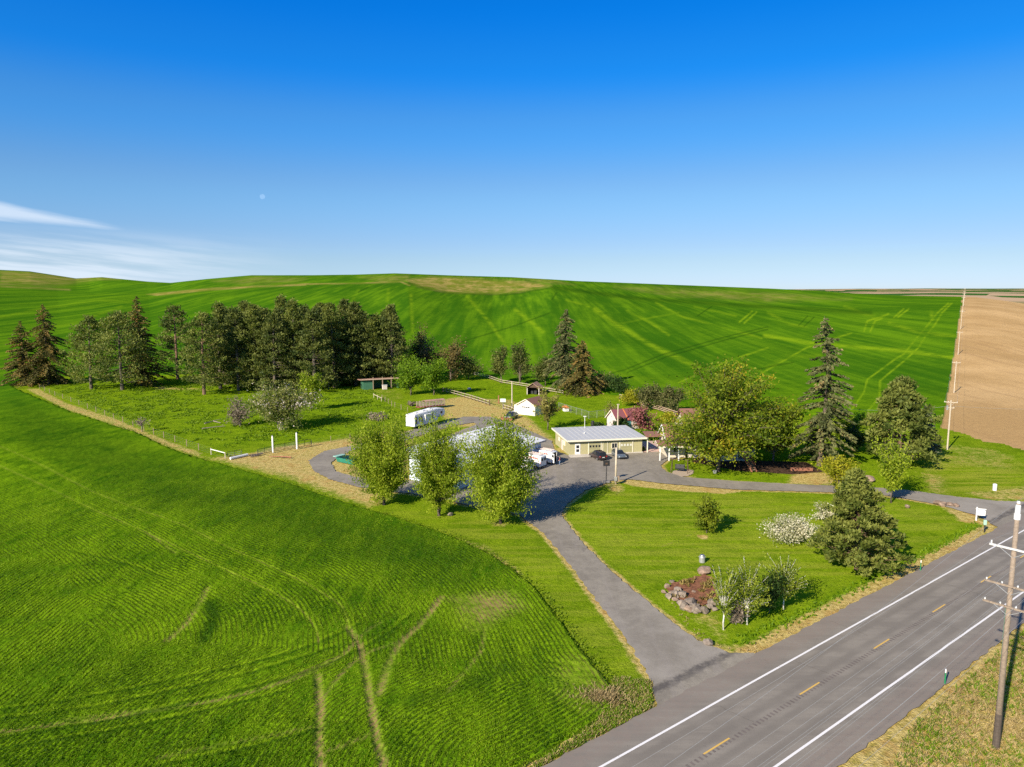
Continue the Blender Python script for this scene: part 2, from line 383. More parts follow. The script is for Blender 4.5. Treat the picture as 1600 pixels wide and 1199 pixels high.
# ---- wheat: bright streaks (r), bare earth (g), darker wheel marks, dark wheat and painted ridge shade (b), tilled earth (a)
mb = np.zeros(A.shape); mg = np.zeros(A.shape); mk = np.zeros(A.shape)
for pts, wd, am in [([(930, 485), (965, 510), (1025, 545), (1092, 577)], 11, .9), ([(980, 487), (1012, 503), (1045, 525)], 6, .8), ([(1025, 474), (1065, 496), (1145, 517), (1190, 530)], 5, .7),
                    ([(805, 485), (848, 520)], 9, .75), ([(730, 465), (765, 505), (792, 545)], 8, .7), ([(642, 462), (645, 520)], 8, .6), ([(607, 455), (605, 482)], 8, .45), ([(560, 455), (545, 480)], 8, .35),
                    ([(1195, 526), (1260, 537), (1307, 542), (1412, 550), (1495, 561)], 9, 1), ([(1390, 507), (1445, 523), (1500, 527)], 9, .8), ([(1200, 490), (1235, 508), (1262, 514)], 7, .6),
                    ([(885, 470), (920, 480)], 5, .6), ([(940, 575), (1005, 600), (1080, 612)], 9, .35), ([(1085, 480), (1150, 495)], 5, .5), ([(1320, 480), (1350, 492), (1365, 496)], 8, .5), ([(1455, 490), (1457, 500)], 9, .8),
                    ([(0, 497), (60, 485), (150, 470), (205, 474)], 6, .4), ([(60, 515), (110, 508), (190, 480)], 6, .4), ([(0, 540), (40, 530), (80, 512)], 10, .35), ([(880, 610), (940, 590), (1100, 600)], 12, .3),
                    ([(965, 508), (1005, 500), (1060, 490)], 4, .5), ([(830, 560), (900, 540), (960, 548)], 10, .25), ([(1200, 575), (1230, 560), (1280, 558)], 10, .35)]:
    lmask(mb, pts, wd * .6, am * .8, True, 1.0)
for pts in [[(1327, 648), (1350, 615), (1355, 595), (1400, 562), (1412, 555), (1432, 530), (1445, 515), (1465, 490), (1482, 475)], [(1352, 650), (1374, 622), (1375, 597), (1417, 562), (1435, 545), (1446, 527), (1460, 510), (1472, 490), (1487, 475)],
            [(1350, 519), (1355, 503), (1375, 497), (1388, 492)], [(1360, 519), (1367, 503), (1378, 499)], [(1397, 497), (1412, 484)], [(1403, 497), (1420, 484)], [(1155, 505), (1175, 488)], [(1163, 506), (1182, 489)], [(1190, 585), (1260, 545), (1330, 522)], [(1060, 600), (1140, 565), (1200, 545)]]:
    lmask(mb, pts, 2.6, .75, True, .7)
for pts in [[(1200, 512), (1137, 527), (1037, 555), (975, 580), (950, 586)], [(1200, 516), (1140, 531), (1042, 559), (980, 584)], [(720, 536), (800, 512), (860, 490)], [(1090, 495), (1112, 480)], [(1248, 510), (1262, 495)], [(1256, 512), (1272, 497)],
            [(870, 458), (862, 470)], [(1300, 620), (1318, 632)], [(560, 458), (575, 450)], [(1180, 580), (1215, 572), (1240, 568)]]:
    lmask(mk, pts, 1.7, .7, True, .9)
lmask(mk, [(862, 450), (900, 455), (1000, 468), (1200, 481), (1360, 490)], 6, .55, True, .9)  # shade below the front ridge, painted in as a dark line
lmask(mk, [(640, 443), (662, 452), (700, 459), (790, 462), (862, 451)], 3, .5, True, .9)  # dark line carried on along the ridge to the left
dryhill = np.zeros(A.shape)
for pts, so, am in [([(632, 438), (655, 449), (700, 458), (770, 460), (810, 457), (862, 447), (820, 441), (740, 436), (670, 434)], 4, .95), ([(228, 461), (330, 451), (478, 444), (478, 447), (400, 450), (330, 455), (245, 463)], 1.5, 1),
                    ([(0, 424), (60, 424), (110, 431), (150, 437), (100, 446), (0, 446)], 6, .65), ([(330, 440), (400, 433), (480, 436), (470, 441), (380, 445)], 4, .35), ([(0, 447), (110, 452), (110, 455), (0, 450)], 1.5, .5),
                    ([(960, 449), (1080, 453), (1230, 461), (1330, 468), (1200, 472), (1040, 462)], 6, .42), ([(560, 434), (640, 430), (640, 440), (600, 443)], 4, .4), ([(800, 434), (860, 438), (900, 447), (850, 443)], 3, .5), ([(150, 434), (190, 435), (190, 438), (150, 439)], 2, .5)]:
    pmask(dryhill, pts, so, am, True)
lmask(dryhill, [(478, 445), (560, 444), (625, 441), (640, 447)], 2.5, .7, True)
T1 = [(-30, 688), (0, 700), (62, 728), (141, 769), (219, 800), (281, 822), (344, 853), (406, 881), (469, 911), (515, 938), (536, 955), (545, 985)]
T2 = [(-30, 718), (0, 731), (62, 759), (141, 797), (212, 828), (266, 853), (359, 897), (422, 927), (469, 957), (492, 985), (498, 1010)]
for t in (T1, T2): lmask(mb, t, .55, .7, soft=.9); lmask(mb, [(x + 9, y - 3) for x, y in t], .4, .45, soft=.9); lmask(mg, t, .22, .35, soft=.9)
for pts, wd, am in [([(542, 984), (562, 1012), (571, 1053), (579, 1102), (587, 1150), (599, 1200), (612, 1260)], .75, .95), ([(496, 1060), (501, 1110), (499, 1150), (501, 1200), (500, 1260)], .75, .95), ([(690, 937), (660, 976), (627, 1008), (611, 1033), (591, 1090)], .85, .9),
                    ([(595, 976), (562, 1000), (534, 1029), (473, 1057), (400, 1085), (250, 1115), (0, 1150)], .6, .55), ([(635, 1004), (566, 1029), (518, 1077), (495, 1110)], .55, .55), ([(325, 922), (312, 947), (290, 980), (262, 1005)], .8, .6),
                    ([(757, 985), (752, 1020), (735, 1045), (700, 1085)], .5, .45), ([(560, 1010), (480, 1060), (330, 1100), (100, 1130)], .4, .4), ([(230, 836), (250, 850), (275, 868)], .5, .5), ([(500, 1140), (400, 1160), (250, 1190)], .6, .35), ([(585, 1150), (540, 1170), (505, 1182)], .6, .4)]:
    lmask(mg, pts, wd * .8, am * .85, soft=.9); lmask(mb, pts, wd * 2.0, am * .4, soft=.9)
for pts in [[(-20, 1114), (140, 1091), (280, 1062), (400, 1036), (500, 1004), (560, 975)], [(-20, 1128), (150, 1106), (300, 1074), (430, 1042), (520, 1012)], [(-20, 1158), (150, 1131), (300, 1097), (430, 1066), (510, 1038), (590, 1000), (640, 962)], [(-20, 1174), (150, 1149), (320, 1112), (440, 1083)], [(100, 860), (190, 880), (260, 905)], [(250, 1199), (400, 1168), (500, 1140)]]:
    lmask(mb, pts, .45, .75, soft=.9); lmask(mk, [(x + 3, y + 4) for x, y in pts], .4, .6, soft=.9)
pmask(mg, [(715, 940), (790, 930), (806, 952), (775, 970), (745, 985), (730, 960)], 2.2, .75); pmask(mb, [(660, 945), (740, 920), (820, 935), (800, 990), (740, 1040), (690, 1000)], 4, .6)
pmask(mg, [(905, 1035), (945, 1060), (958, 1085), (930, 1110), (880, 1090), (870, 1060)], 2.5, .32)
pmask(mb, [(700, 930), (800, 925), (860, 960), (880, 1010), (800, 1060), (700, 1000)], 4, .5)
pmask(mb, [(820, 900), (910, 990), (960, 1070), (900, 1130), (860, 1060), (840, 960)], 3, .55)
for c in [(20, 990), (70, 1000), (70, 880), (50, 815), (130, 870), (230, 1000), (160, 1060), (300, 905), (420, 1150), (40, 1080), (330, 760), (170, 720), (210, 700), (640, 1130), (110, 960)]:
    pmask(mb, [(c[0] - 45, c[1] - 4), (c[0] + 20, c[1] - 14), (c[0] + 45, c[1] + 3), (c[0] - 20, c[1] + 13)], 3.0, .45)
lmask(mk, [(330, 945), (332, 975), (318, 1005)], 1.2, .9, soft=.9); lmask(mk, [(640, 1100), (720, 1080), (800, 1045)], 1.6, .45, soft=.9)
lmask(mb, [(625, 815), (705, 838), (752, 861), (808, 897), (850, 935), (885, 980)], .7, .6); 
pmask(mk, [(20, 625), (120, 660), (330, 735), (620, 822), (760, 872), (700, 905), (520, 865), (300, 805), (100, 735), (0, 690)], 8, .6); pmask(mk, [(0, 1060), (120, 1010), (250, 1040), (120, 1110), (0, 1120)], 5, .3)
for c in [(60, 960, 60), (150, 1110, 80), (10, 1020, 40), (330, 1060, 60), (420, 1000, 50), (700, 1120, 60), (90, 905, 50), (560, 900, 40), (250, 930, 50)]: pmask(mb, [(c[0] - c[2], c[1] + 6), (c[0], c[1] - 16), (c[0] + c[2], c[1] - 4), (c[0] + 10, c[1] + 16)], 4.0, .5)
mt = np.where(tilled & (sdf > 0), 1.0, 0.0)
EW = edge[:]                                              # drill rows: parallel to the field edge near it, straight further in
rowc = np.zeros(A.shape); sel = (D < 300) & (X < 25)
de_ = ldist(EW, X[sel], Y[sel]); wmix = sst(36, 44, de_ + 8 * (vnoise(X[sel] / 9, Y[sel] / 9) - .5))
rowc[sel] = np.where(wmix < .5, de_, X[sel] * .97 + Y[sel] * .05) + .22 * (vnoise(X[sel] / 3.5, Y[sel] / 3.5) - .5) + .5 * (vnoise(X[sel] / 14, Y[sel] / 14) - .5)
rise = .42 * sst(-.25, .55, sdf) * (1 - mt) - .12
tall = rise + (.10 * (vnoise(X / .45, Y / .45) - .5) + .08 * (vnoise(X / 1.4, Y / 1.4) - .5)) * (D < 240) * (1 - mt) - .16 * mg * (D < 240)
Zw = hill + tall
keep = (sdf > -1.2)
u, F = cut(keep); V = np.stack([X.ravel()[u], Y.ravel()[u], Zw.ravel()[u]], -1)
b = NB('wheat_and_hills')
br, ge, dk, tl = b.attr('paint', 'r'), b.attr('paint', 'g'), b.attr('paint', 'b'), b.attr('paint', 'a')
dh = b.attr('dry'); rc = b.attr('rowc'); dist = b.attr('dist')
n_big = b.noise(.035, 3); n_mid = b.noise(.22, 4, .6); n_fin = b.noise(1.7, 3, .65); n_tuft = b.noise(6.0, 2, .7); n_grain = b.noise(3.2, 3, .85)
clump = b.noise(1.0, 4, .7, stretch=(.75, .13, .3)); streak = b.noise(1.0, 3, .6, stretch=(.22, .0045, .1)); streak2 = b.noise(1.0, 2, .6, stretch=(.055, .003, .1)); patch = b.noise(.006, 3, .6)
f = b.math('ADD', b.math('MULTIPLY', b.math('ADD', n_mid, clump), .36), b.math('MULTIPLY', n_big, .28))
col = b.mix(b.ramp(f, .36, .62), (.042, .122, .003), (.175, .310, .006))
farc = b.mix(b.ramp(b.math('ADD', b.math('MULTIPLY', streak, .36), b.math('ADD', b.math('MULTIPLY', streak2, .34), b.math('MULTIPLY', b.math('ADD', patch, n_mid), .17))), .42, .68), (.038, .122, .005), (.122, .250, .007))
col = b.mix(b.ramp(n_grain, .52, .66, 0, .75), col, (.014, .048, .002)); col = b.mix(b.ramp(n_grain, .46, .34, 0, .6), col, (.13, .235, .010))
isfar = b.ramp(dist, 180, 300); col = b.mix(isfar, col, farc)
brk = b.math('MULTIPLY', b.ramp(n_fin, .25, .62, .45, 1.15), b.ramp(b.noise(.05, 5, .75), .36, .60, .15, 1.15))
brn = b.math('MULTIPLY', br, brk, clamp=True)
col = b.mix(brn, col, (.215, .340, .009))
rowl = b.ramp(b.math('SINE', b.math('MULTIPLY', rc, 2 * math.pi / .45)), -.2, 1)
rowm = b.math('MULTIPLY', b.math('MULTIPLY', rowl, b.ramp(n_mid, .32, .55)), b.ramp(dist, 170, 95))
col = b.mix(b.math('MULTIPLY', rowm, .85), col, (.040, .060, .006))
gm_ = b.math('MULTIPLY', ge, b.math('MULTIPLY', b.ramp(n_fin, .3, .6, .25, 1.25), b.ramp(n_mid, .35, .6, .5, 1.2)), clamp=True)
gm2 = b.math('MULTIPLY', gm_, b.math('ADD', .55, b.math('MULTIPLY', rowl, .45)), clamp=True)
col = b.mix(gm2, col, (.30, .205, .085))
col = b.mix(b.math('MULTIPLY', dk, b.ramp(n_fin, .25, .6, .5, 1)), col, (.016, .058, .004))
dryc = b.mix(b.ramp(b.noise(.05, 4, .7, stretch=(1, .35, 1)), .4, .62), (.17, .19, .022), (.36, .27, .08))
col = b.mix(b.math('MULTIPLY', dh, b.ramp(b.noise(.02, 4, .7), .3, .55, .5, 1.1), clamp=True), col, dryc)
tc_ = b.mix(b.ramp(b.noise(.02, 5, .62), .35, .66), (.46, .295, .125), (.60, .40, .185))
tc_ = b.mix(b.ramp(b.noise(1.0, 4, .7, stretch=(.25, .012, .1), rot=R(-33)), .5, .72, 0, .45), tc_, (.33, .20, .10))
tc_ = b.mix(b.ramp(b.noise(.05, 6, .75, dist=1.2), .60, .70, 0, .5), tc_, (.28, .21, .09))
tc_ = b.mix(b.ramp(b.noise(.9, 3, .7), .35, .7, 0, .25), tc_, (.22, .13, .06))
col = b.mix(tl, col, tc_)
# far country: big fields of wheat, fallow and stubble
vo = b.n('ShaderNodeTexVoronoi'); mp = b.n('ShaderNodeMapping'); b.set(mp.inputs[0], b.P()); mp.inputs['Scale'].default_value = (.0011, .0007, 0.0)
b.set(vo.inputs['Vector'], mp.outputs[0]); sc = b.n('ShaderNodeSeparateColor'); b.set(sc.inputs[0], vo.outputs['Color'])
fc = b.mix(b.ramp(sc.outputs[0], .50, .53), (.045, .12, .018), (.42, .29, .17)); fc = b.mix(b.ramp(sc.outputs[1], .78, .80), fc, (.035, .095, .03))
fc = b.mix(b.math('MULTIPLY', b.ramp(dist, 1900, 2300), b.ramp(dist, 4300, 3700)), fc, b.mix(b.ramp(sc.outputs[2], .66, .68), (.47, .33, .21), (.045, .12, .025)))
col = b.mix(b.ramp(dist, 1900, 2000), col, fc)
hgt_ = b.math('ADD', b.math('MULTIPLY', n_tuft, .6), b.math('MULTIPLY', n_fin, .6))
M_WHEAT = b.pbr(col, .75, 0, b.bump(hgt_, .8, .16), .0)
at = lambda a: a.ravel()[u]
wheat = mesh_np('wheat_field_and_hills', V, F, M_WHEAT, smooth=True, attrs={
    'paint': ('FLOAT_COLOR', 'POINT', np.stack([at(mb), at(mg), at(mk), at(mt)], -1)), 'dry': ('FLOAT', 'POINT', at(dryhill)),
    'rowc': ('FLOAT', 'POINT', at(rowc)), 'dist': ('FLOAT', 'POINT', at(D))})
tag(wheat, kind='structure'); wheat.name = 'hills'

# ---- yard ground: dry straw (r), lush green (g), dark mulch (b), mowing stripes (a)
dr = np.zeros(A.shape); lu = np.zeros(A.shape); mu = np.zeros(A.shape); mo = np.zeros(A.shape)
g = (sdf < 1.0) & (D < 420); Xg, Yg = X[g], Y[g]
sdr = np.maximum(sdist(DRIVE, Xg, Yg), -sdist(DRIVE_HOLE, Xg, Yg)); srd = sd_road(Xg, Yg); o_ = (Xg - E0.x) * -RN.x + (Yg - E0.y) * -RN.y
v = .74 * (1 - sst(.1, 1.35, sdr)); v = np.maximum(v, np.where(o_ < 0, .85 * (1 - sst(1.2, 2.6, srd)), .80 - .45 * sst(4, 14, srd))); dr[g] = v
pm = [([(300, 712), (330, 716), (390, 708), (440, 697), (500, 690), (570, 680), (640, 672), (660, 690), (650, 760), (600, 785), (577, 793), (506, 769), (450, 748), (381, 731)], 3.5, .82),
      ([(690, 625), (730, 618), (800, 640), (830, 656), (870, 690), (860, 712), (800, 690), (760, 668), (700, 668), (690, 650)], 3, .85), ([(500, 700), (570, 695), (640, 700), (640, 755), (560, 750), (515, 740)], 2, .85),
      ([(960, 751), (985, 750), (1050, 757), (1150, 765), (1160, 769), (1130, 772), (1060, 768), (990, 760)], 1.0, 1.0), ([(940, 756), (965, 750), (980, 765), (965, 775)], 1, .6), ([(1040, 925), (1110, 900), (1140, 990), (1130, 1010), (1060, 955)], 2, .5),
      ([(560, 607), (620, 607), (640, 622), (600, 630)], 2, .35), ([(740, 622), (800, 625), (840, 640), (800, 650)], 2, .6), ([(40, 609), (100, 640), (175, 665), (260, 699), (312, 716), (318, 708), (262, 688), (178, 653), (105, 630), (62, 608)], 1.0, .66),
      ([(1500, 770), (1590, 760), (1650, 740), (1650, 782), (1560, 784)], 2, .6), ([(1450, 690), (1560, 700), (1600, 715), (1600, 740), (1500, 730), (1440, 760), (1420, 740)], 4, .42), ([(1430, 735), (1480, 745), (1490, 775), (1450, 772)], 2, .5), ([(1470, 792), (1530, 806), (1545, 822), (1500, 815)], 1.2, .9),
      ([(1240, 735), (1310, 740), (1330, 757), (1230, 757)], 1.5, .9), ([(1040, 738), (1070, 740), (1110, 750), (1060, 748)], .8, .5), ([(905, 1070), (1000, 1060), (1018, 1105), (960, 1140), (930, 1110)], 2.5, .5), ([(700, 836), (760, 850), (800, 880), (830, 905), (790, 893), (740, 860)], 1, .55), ([(620, 810), (680, 832), (760, 862), (740, 858), (660, 828)], .8, .5),
      ([(860, 700), (890, 713), (1000, 709), (1050, 704), (1050, 690), (1000, 690)], 1.5, .8), ([(240, 603), (330, 608), (330, 612), (240, 610)], 3, .6), ([(1088, 835), (1108, 837), (1106, 844), (1092, 842)], .5, .8), ([(955, 757), (975, 760), (970, 770), (955, 768)], .6, .7), ([(765, 815), (800, 818), (790, 826), (765, 822)], .6, .5), ([(1100, 1000), (1180, 1010), (1160, 1022), (1110, 1015)], 1, .6)]
for p_, so, am in pm: pmask(dr, p_, so, am)
for p_, so, am in [([(60, 600), (250, 590), (560, 590), (600, 620), (630, 665), (560, 680), (440, 690), (330, 700), (250, 672), (150, 632)], 5, .85), ([(690, 585), (800, 600), (830, 620), (790, 640), (730, 622), (690, 610)], 3, .95), ([(830, 640), (900, 620), (1000, 630), (1000, 660), (900, 680), (850, 675)], 3, .7),
                   ([(1045, 744), (1140, 740), (1240, 748), (1230, 757), (1100, 748)], 1.0, .8), ([(1135, 1005), (1170, 1012), (1260, 965), (1340, 925), (1460, 860), (1530, 820), (1520, 812), (1400, 880), (1260, 945)], 1.0, 1.0), ([(1300, 720), (1420, 700), (1440, 690), (1480, 690), (1600, 712), (1600, 720), (1480, 705), (1440, 720), (1380, 745), (1320, 750)], 2.5, .7),
                   ([(1510, 1130), (1600, 1040), (1600, 1199), (1530, 1199)], 3, .35), ([(880, 810), (960, 775), (1200, 772), (1500, 800), (1510, 815), (1330, 920), (1130, 900), (1000, 890)], 6, .40), ([(1370, 800), (1480, 815), (1420, 850), (1380, 830)], 2, .5)]:
    pmask(lu, p_, so, am)
for p_, so, am in [([(1085, 708), (1180, 720), (1260, 722), (1290, 738), (1240, 742), (1150, 736), (1080, 722)], 1.5, .9), ([(1060, 912), (1120, 895), (1125, 920), (1115, 945), (1075, 935)], .8, 0)]: pmask(mu, p_, so, am)
for p_, so, am in [([(880, 808), (945, 768), (1150, 775), (1400, 785), (1510, 815), (1330, 905), (1130, 900), (1000, 905)], 3, 1), ([(1440, 720), (1600, 725), (1600, 775), (1480, 770)], 4, 1), ([(620, 800), (812, 808), (900, 900), (1000, 1050), (900, 1000), (780, 870)], 4, .6)]: pmask(mo, p_, so, am)
# old tyre marks over the lawn
for pts in [[(985, 843), (1060, 815), (1130, 778)], [(1020, 860), (1080, 835), (1190, 785)]]: lmask(dr, pts, .45, .30); lmask(mu, pts, .22, .45)
u, F = cut(g); zg = -.10 + .10 * sst(0, .2, -(sdf - 1)) + .12 * (fbm(X / 3, Y / 3, 3) - .44) * lu * (sdf < 0)
V = np.stack([X.ravel()[u], Y.ravel()[u], np.minimum(zg.ravel()[u], .05) + hill.ravel()[u] - .05], -1)
b = NB('yard_grass')
r_, l_, m_, s_ = b.attr('paint', 'r'), b.attr('paint', 'g'), b.attr('paint', 'b'), b.attr('paint', 'a')
n0 = b.noise(.06, 3); n1 = b.noise(.35, 4, .65); n2 = b.noise(1.6, 4, .7); n3 = b.noise(7, 2, .7)
nn = b.math('ADD', b.math('MULTIPLY', n1, .5), b.math('MULTIPLY', n2, .5))
stripe = b.noise(1.0, 3, .6, stretch=(.06, .62, .1), rot=-R(32))
gr = b.mix(b.ramp(b.math('ADD', b.math('MULTIPLY', n0, .4), b.math('MULTIPLY', nn, .6)), .36, .62), (.100, .185, .004), (.240, .335, .012))
gr = b.mix(b.math('MULTIPLY', s_, b.ramp(stripe, .40, .60, 0, .75)), gr, (.34, .36, .04))
gr = b.mix(b.math('MULTIPLY', l_, .9), gr, b.mix(b.ramp(nn, .35, .62), (.080, .170, .004), (.220, .335, .008)))
gr = b.mix(b.ramp(n3, .48, .70, 0, .6), gr, (.035, .070, .003)); gr = b.mix(b.ramp(b.noise(2.6, 3, .85), .44, .30, 0, .5), gr, (.30, .34, .05))
dc = b.mix(b.ramp(n2, .32, .66), (.37, .26, .070), (.66, .50, .20)); dc = b.mix(b.ramp(n1, .5, .68, 0, .7), dc, (.46, .25, .09))
dmask = b.ramp(b.math('ADD', r_, b.math('MULTIPLY', b.math('SUBTRACT', nn, .5), 1.7)), .28, .82)
col = b.mix(b.math('MULTIPLY', dmask, .88), gr, dc)
mc = b.mix(b.ramp(n2, .3, .7), (.045, .028, .018), (.12, .075, .05)); col = b.mix(b.ramp(b.math('ADD', m_, b.math('MULTIPLY', b.math('SUBTRACT', nn, .5), .9)), .35, .65), col, mc)
hh = b.math('ADD', n3, n2)
M_YARD = b.pbr(col, .85, 0, b.bump(hh, .9, .14), .0)
at = lambda a: a.ravel()[u]
ground = mesh_np('ground', V, F, M_YARD, smooth=True, attrs={'paint': ('FLOAT_COLOR', 'POINT', np.stack([at(dr), at(lu), at(mu), at(mo)], -1))})
tag(ground, kind='structure')
def dryness(x, y):
    return 0

# ------------------------------------------------------------------ paved sheets
def sheet(name, outline, z, m, hole=None, jit=.0, step=.6, seed=1):
    rnd = random.Random(seed); bm = bmesh.new()
    def ring(pts):
        pts = [Vector(p[:2]) for p in pts]; vs = []
        for a, c in zip(pts, pts[1:] + pts[:1]):
            n = max(1, int((c - a).length / step)); nr_ = Vector((-(c - a).y, (c - a).x)).normalized()
            for k in range(n):
                q = a.lerp(c, k / n) + nr_ * rnd.uniform(-jit, jit); vs.append(bm.verts.new((q.x, q.y, z)))
        return [bm.edges.new((vs[i], vs[(i + 1) % len(vs)])) for i in range(len(vs))]
    es = ring(outline)
    if hole: es += ring(hole)
    bmesh.ops.triangle_fill(bm, use_beauty=True, edges=es, normal=(0, 0, 1))
    for f_ in bm.faces:
        if f_.normal.z < 0: f_.normal_flip()
    me = bpy.data.meshes.new(name); bm.to_mesh(me); bm.free(); me.materials.append(m)
    return tag(link(bpy.data.objects.new(name, me)), kind='structure')
b = NB('gravelly_asphalt'); n1 = b.noise(.12, 5, .65); n2 = b.noise(.9, 5, .7); n3 = b.noise(9, 3, .8); n4 = b.noise(1, 4, .6, stretch=(.55, .05, 1), rot=R(-38), dist=.4)
col = b.mix(b.ramp(b.math('ADD', b.math('MULTIPLY', n1, .6), b.math('MULTIPLY', n2, .4)), .36, .64), (.215, .190, .152), (.325, .290, .232))
col = b.mix(b.ramp(n4, .50, .72, 0, .65), col, (.31, .275, .24)); col = b.mix(b.ramp(n3, .35, .75, 0, .35), col, (.085, .075, .075)); col = b.mix(b.ramp(b.noise(.3, 6, .75, dist=1), .60, .68, 0, .4), col, (.10, .085, .08))
rc = b.n('ShaderNodeVectorMath', operation='DOT_PRODUCT'); b.set(rc.inputs[0], b.P()); rc.inputs[1].default_value = (-RN.x, -RN.y, 0)
off = b.math('ADD', b.math('SUBTRACT', rc.outputs['Value'], float(E0.dot(-RN))), b.math('MULTIPLY', n2, 1.6)); OS = (P(1090, 1045).xy - E0).dot(-RN) + .8
col = b.mix(b.math('MULTIPLY', b.math('MULTIPLY', b.ramp(off, OS - .6, OS), b.ramp(off, OS + .8, OS + .4)), b.ramp(n2, .35, .6, .2, .8)), col, (.075, .068, .066)); col = b.mix(b.math('MULTIPLY', b.math('MULTIPLY', b.ramp(off, OS - 16, OS - 4), b.ramp(off, OS, OS - .6)), b.ramp(n1, .3, .6, .15, .7)), col, (.33, .30, .26))
M_DRIVE = b.pbr(col, .9, 0, b.bump(n3, .5, .03), .2)
b = NB('highway_asphalt')
rc = b.n('ShaderNodeVectorMath', operation='DOT_PRODUCT'); b.set(rc.inputs[0], b.P()); rc.inputs[1].default_value = (-RN.x, -RN.y, 0)
off = b.math('SUBTRACT', rc.outputs['Value'], float(E0.dot(-RN)))
n1 = b.noise(.2, 4, .6); n2 = b.noise(2.2, 4, .7); n3 = b.noise(14, 2, .8); nl = b.noise(1, 4, .65, stretch=(.03, .9, 1), rot=-math.atan2(RD.y, RD.x))
col = b.mix(b.ramp(b.math('ADD', b.math('MULTIPLY', n1, .5), b.math('MULTIPLY', nl, .5)), .38, .62), (.205, .181, .150), (.268, .238, .196))
lane = b.math('FRACT', b.math('DIVIDE', off, WL / 2)); wt = b.math('ABSOLUTE', b.math('SUBTRACT', b.math('ABSOLUTE', b.math('SUBTRACT', lane, .5)), .24))
inl = b.math('MULTIPLY', b.ramp(off, 0, .3), b.ramp(off, WL, WL - .3))
col = b.mix(b.math('MULTIPLY', b.math('MULTIPLY', b.ramp(wt, .15, .03), inl), b.ramp(nl, .3, .6, .05, .6)), col, (.165, .145, .120))
col = b.mix(b.ramp(n3, .4, .8, 0, .3), col, (.07, .06, .06)); shoul = b.math('MAXIMUM', b.ramp(off, -.4, -1.2), b.ramp(off, WL + .4, WL + 1.2))
col = b.mix(b.math('MULTIPLY', shoul, b.ramp(n2, .3, .65, .1, .75)), col, (.235, .19, .155)); col = b.mix(b.ramp(b.noise(.5, 6, .8, dist=2), .64, .70, 0, .55), col, (.05, .045, .05))
M_HWY = b.pbr(col, .82, 0, b.bump(n3, .3, .02), .3)
sheet('driveway', [p for p in DRIVE], .065, M_DRIVE, DRIVE_HOLE, .16, .5)
hw = sheet('highway', [road(-90, -2.6), road(260, -2.6), road(260, WL + 2.7), road(-90, WL + 2.7)], .085, M_HWY, None, .12, .7)
def worn(name, c, am):
    b = NB(name); n = b.noise(5, 5, .75); k = b.mix(b.ramp(n, am, am + .14), c, (.17, .15, .145)); return b.pbr(k, .7, 0, None, .3)
M_WP = worn('white_road_paint', (.78, .76, .74), .60); M_YP = worn('yellow_road_paint', (.66, .42, .10), .60); M_SEAL = plain('crack_sealant', (.30, .29, .31), .5, .2)
def strip(name, s0, s1, o0, o1, z, m, wob=0, n=1, seed=0):
    rnd = random.Random(seed); M = MB(); vs = []; w_ = 0
    for i in range(n + 1):
        w_ = w_ * .8 + rnd.uniform(-wob, wob); s = s0 + (s1 - s0) * i / n
        for o in (o0, o1): q = road(s, o + w_); vs.append((q.x, q.y, z))
    M.add(vs, [(2 * i, 2 * i + 1, 2 * i + 3, 2 * i + 2) for i in range(n)])
    o = M.build(name, m)
    return o
tag(strip('edge_line', -60, 240, -.11, .08, .095, M_WP, .008, 120, 2), kind='structure')
tag(strip('edge_line', -60, 240, WL - .08, WL + .11, .095, M_WP, .008, 120, 3), kind='structure')
s_a = (P(1265, 1078).xy - E0).dot(RD)                       # the middle of one dash
PER = (P(1377, 1008).xy - P(1265, 1078).xy).dot(RD); CO = WL * .5
CO = (P(1265, 1078).xy - E0).dot(-RN)
for k in range(-3, 14):
    tag(strip('lane_dash', s_a + k * PER - 1.5, s_a + k * PER + 1.5, CO - .07, CO + .07, .097, M_YP), kind='structure')
M_CRACK = plain('open_crack', (.055, .05, .048), .9, .3)
for i, (s0_, o0_, o1_) in enumerate(((23, .3, 3.2), (33, -2, 1.9), (41, 3.9, WL - .2), (12, .5, 3.4), (52, .2, WL))):
    rnd = random.Random(i); M = MB(); vs = []; w_ = 0; n = 16
    for k in range(n + 1):
        w_ += rnd.uniform(-.09, .09); o = o0_ + (o1_ - o0_) * k / n; q = road(s0_ + w_, o); h_ = .012 + .014 * rnd.random(); q2 = road(s0_ + w_ + h_, o); vs += [(q.x, q.y, .0905), (q2.x, q2.y, .0905)]
    M.add(vs, [(2 * k, 2 * k + 1, 2 * k + 3, 2 * k + 2) for k in range(n)]); tag(M.build('road_crack', M_CRACK), kind='structure')
# milled rumble strip down the middle
M = MB()
for i in range(330):
    s = -24 + i * .46; a, c, d_, e = road(s, CO - .02), road(s, CO + .36), road(s + .2, CO + .36), road(s + .2, CO - .02)
    if (s - s_a + 1.6) % PER < 3.2: a, d_ = road(s, CO + .12), road(s + .2, CO + .12); e = road(s + .2, CO + .12); d_ = road(s + .2, CO + .36)
    M.add([(q.x, q.y, .091) for q in (a, c, d_, e)], [(0, 1, 2, 3)])
tag(M.build('rumble_strip', plain('milled_asphalt', (.160, .134, .118), .9, .2)), kind='structure')
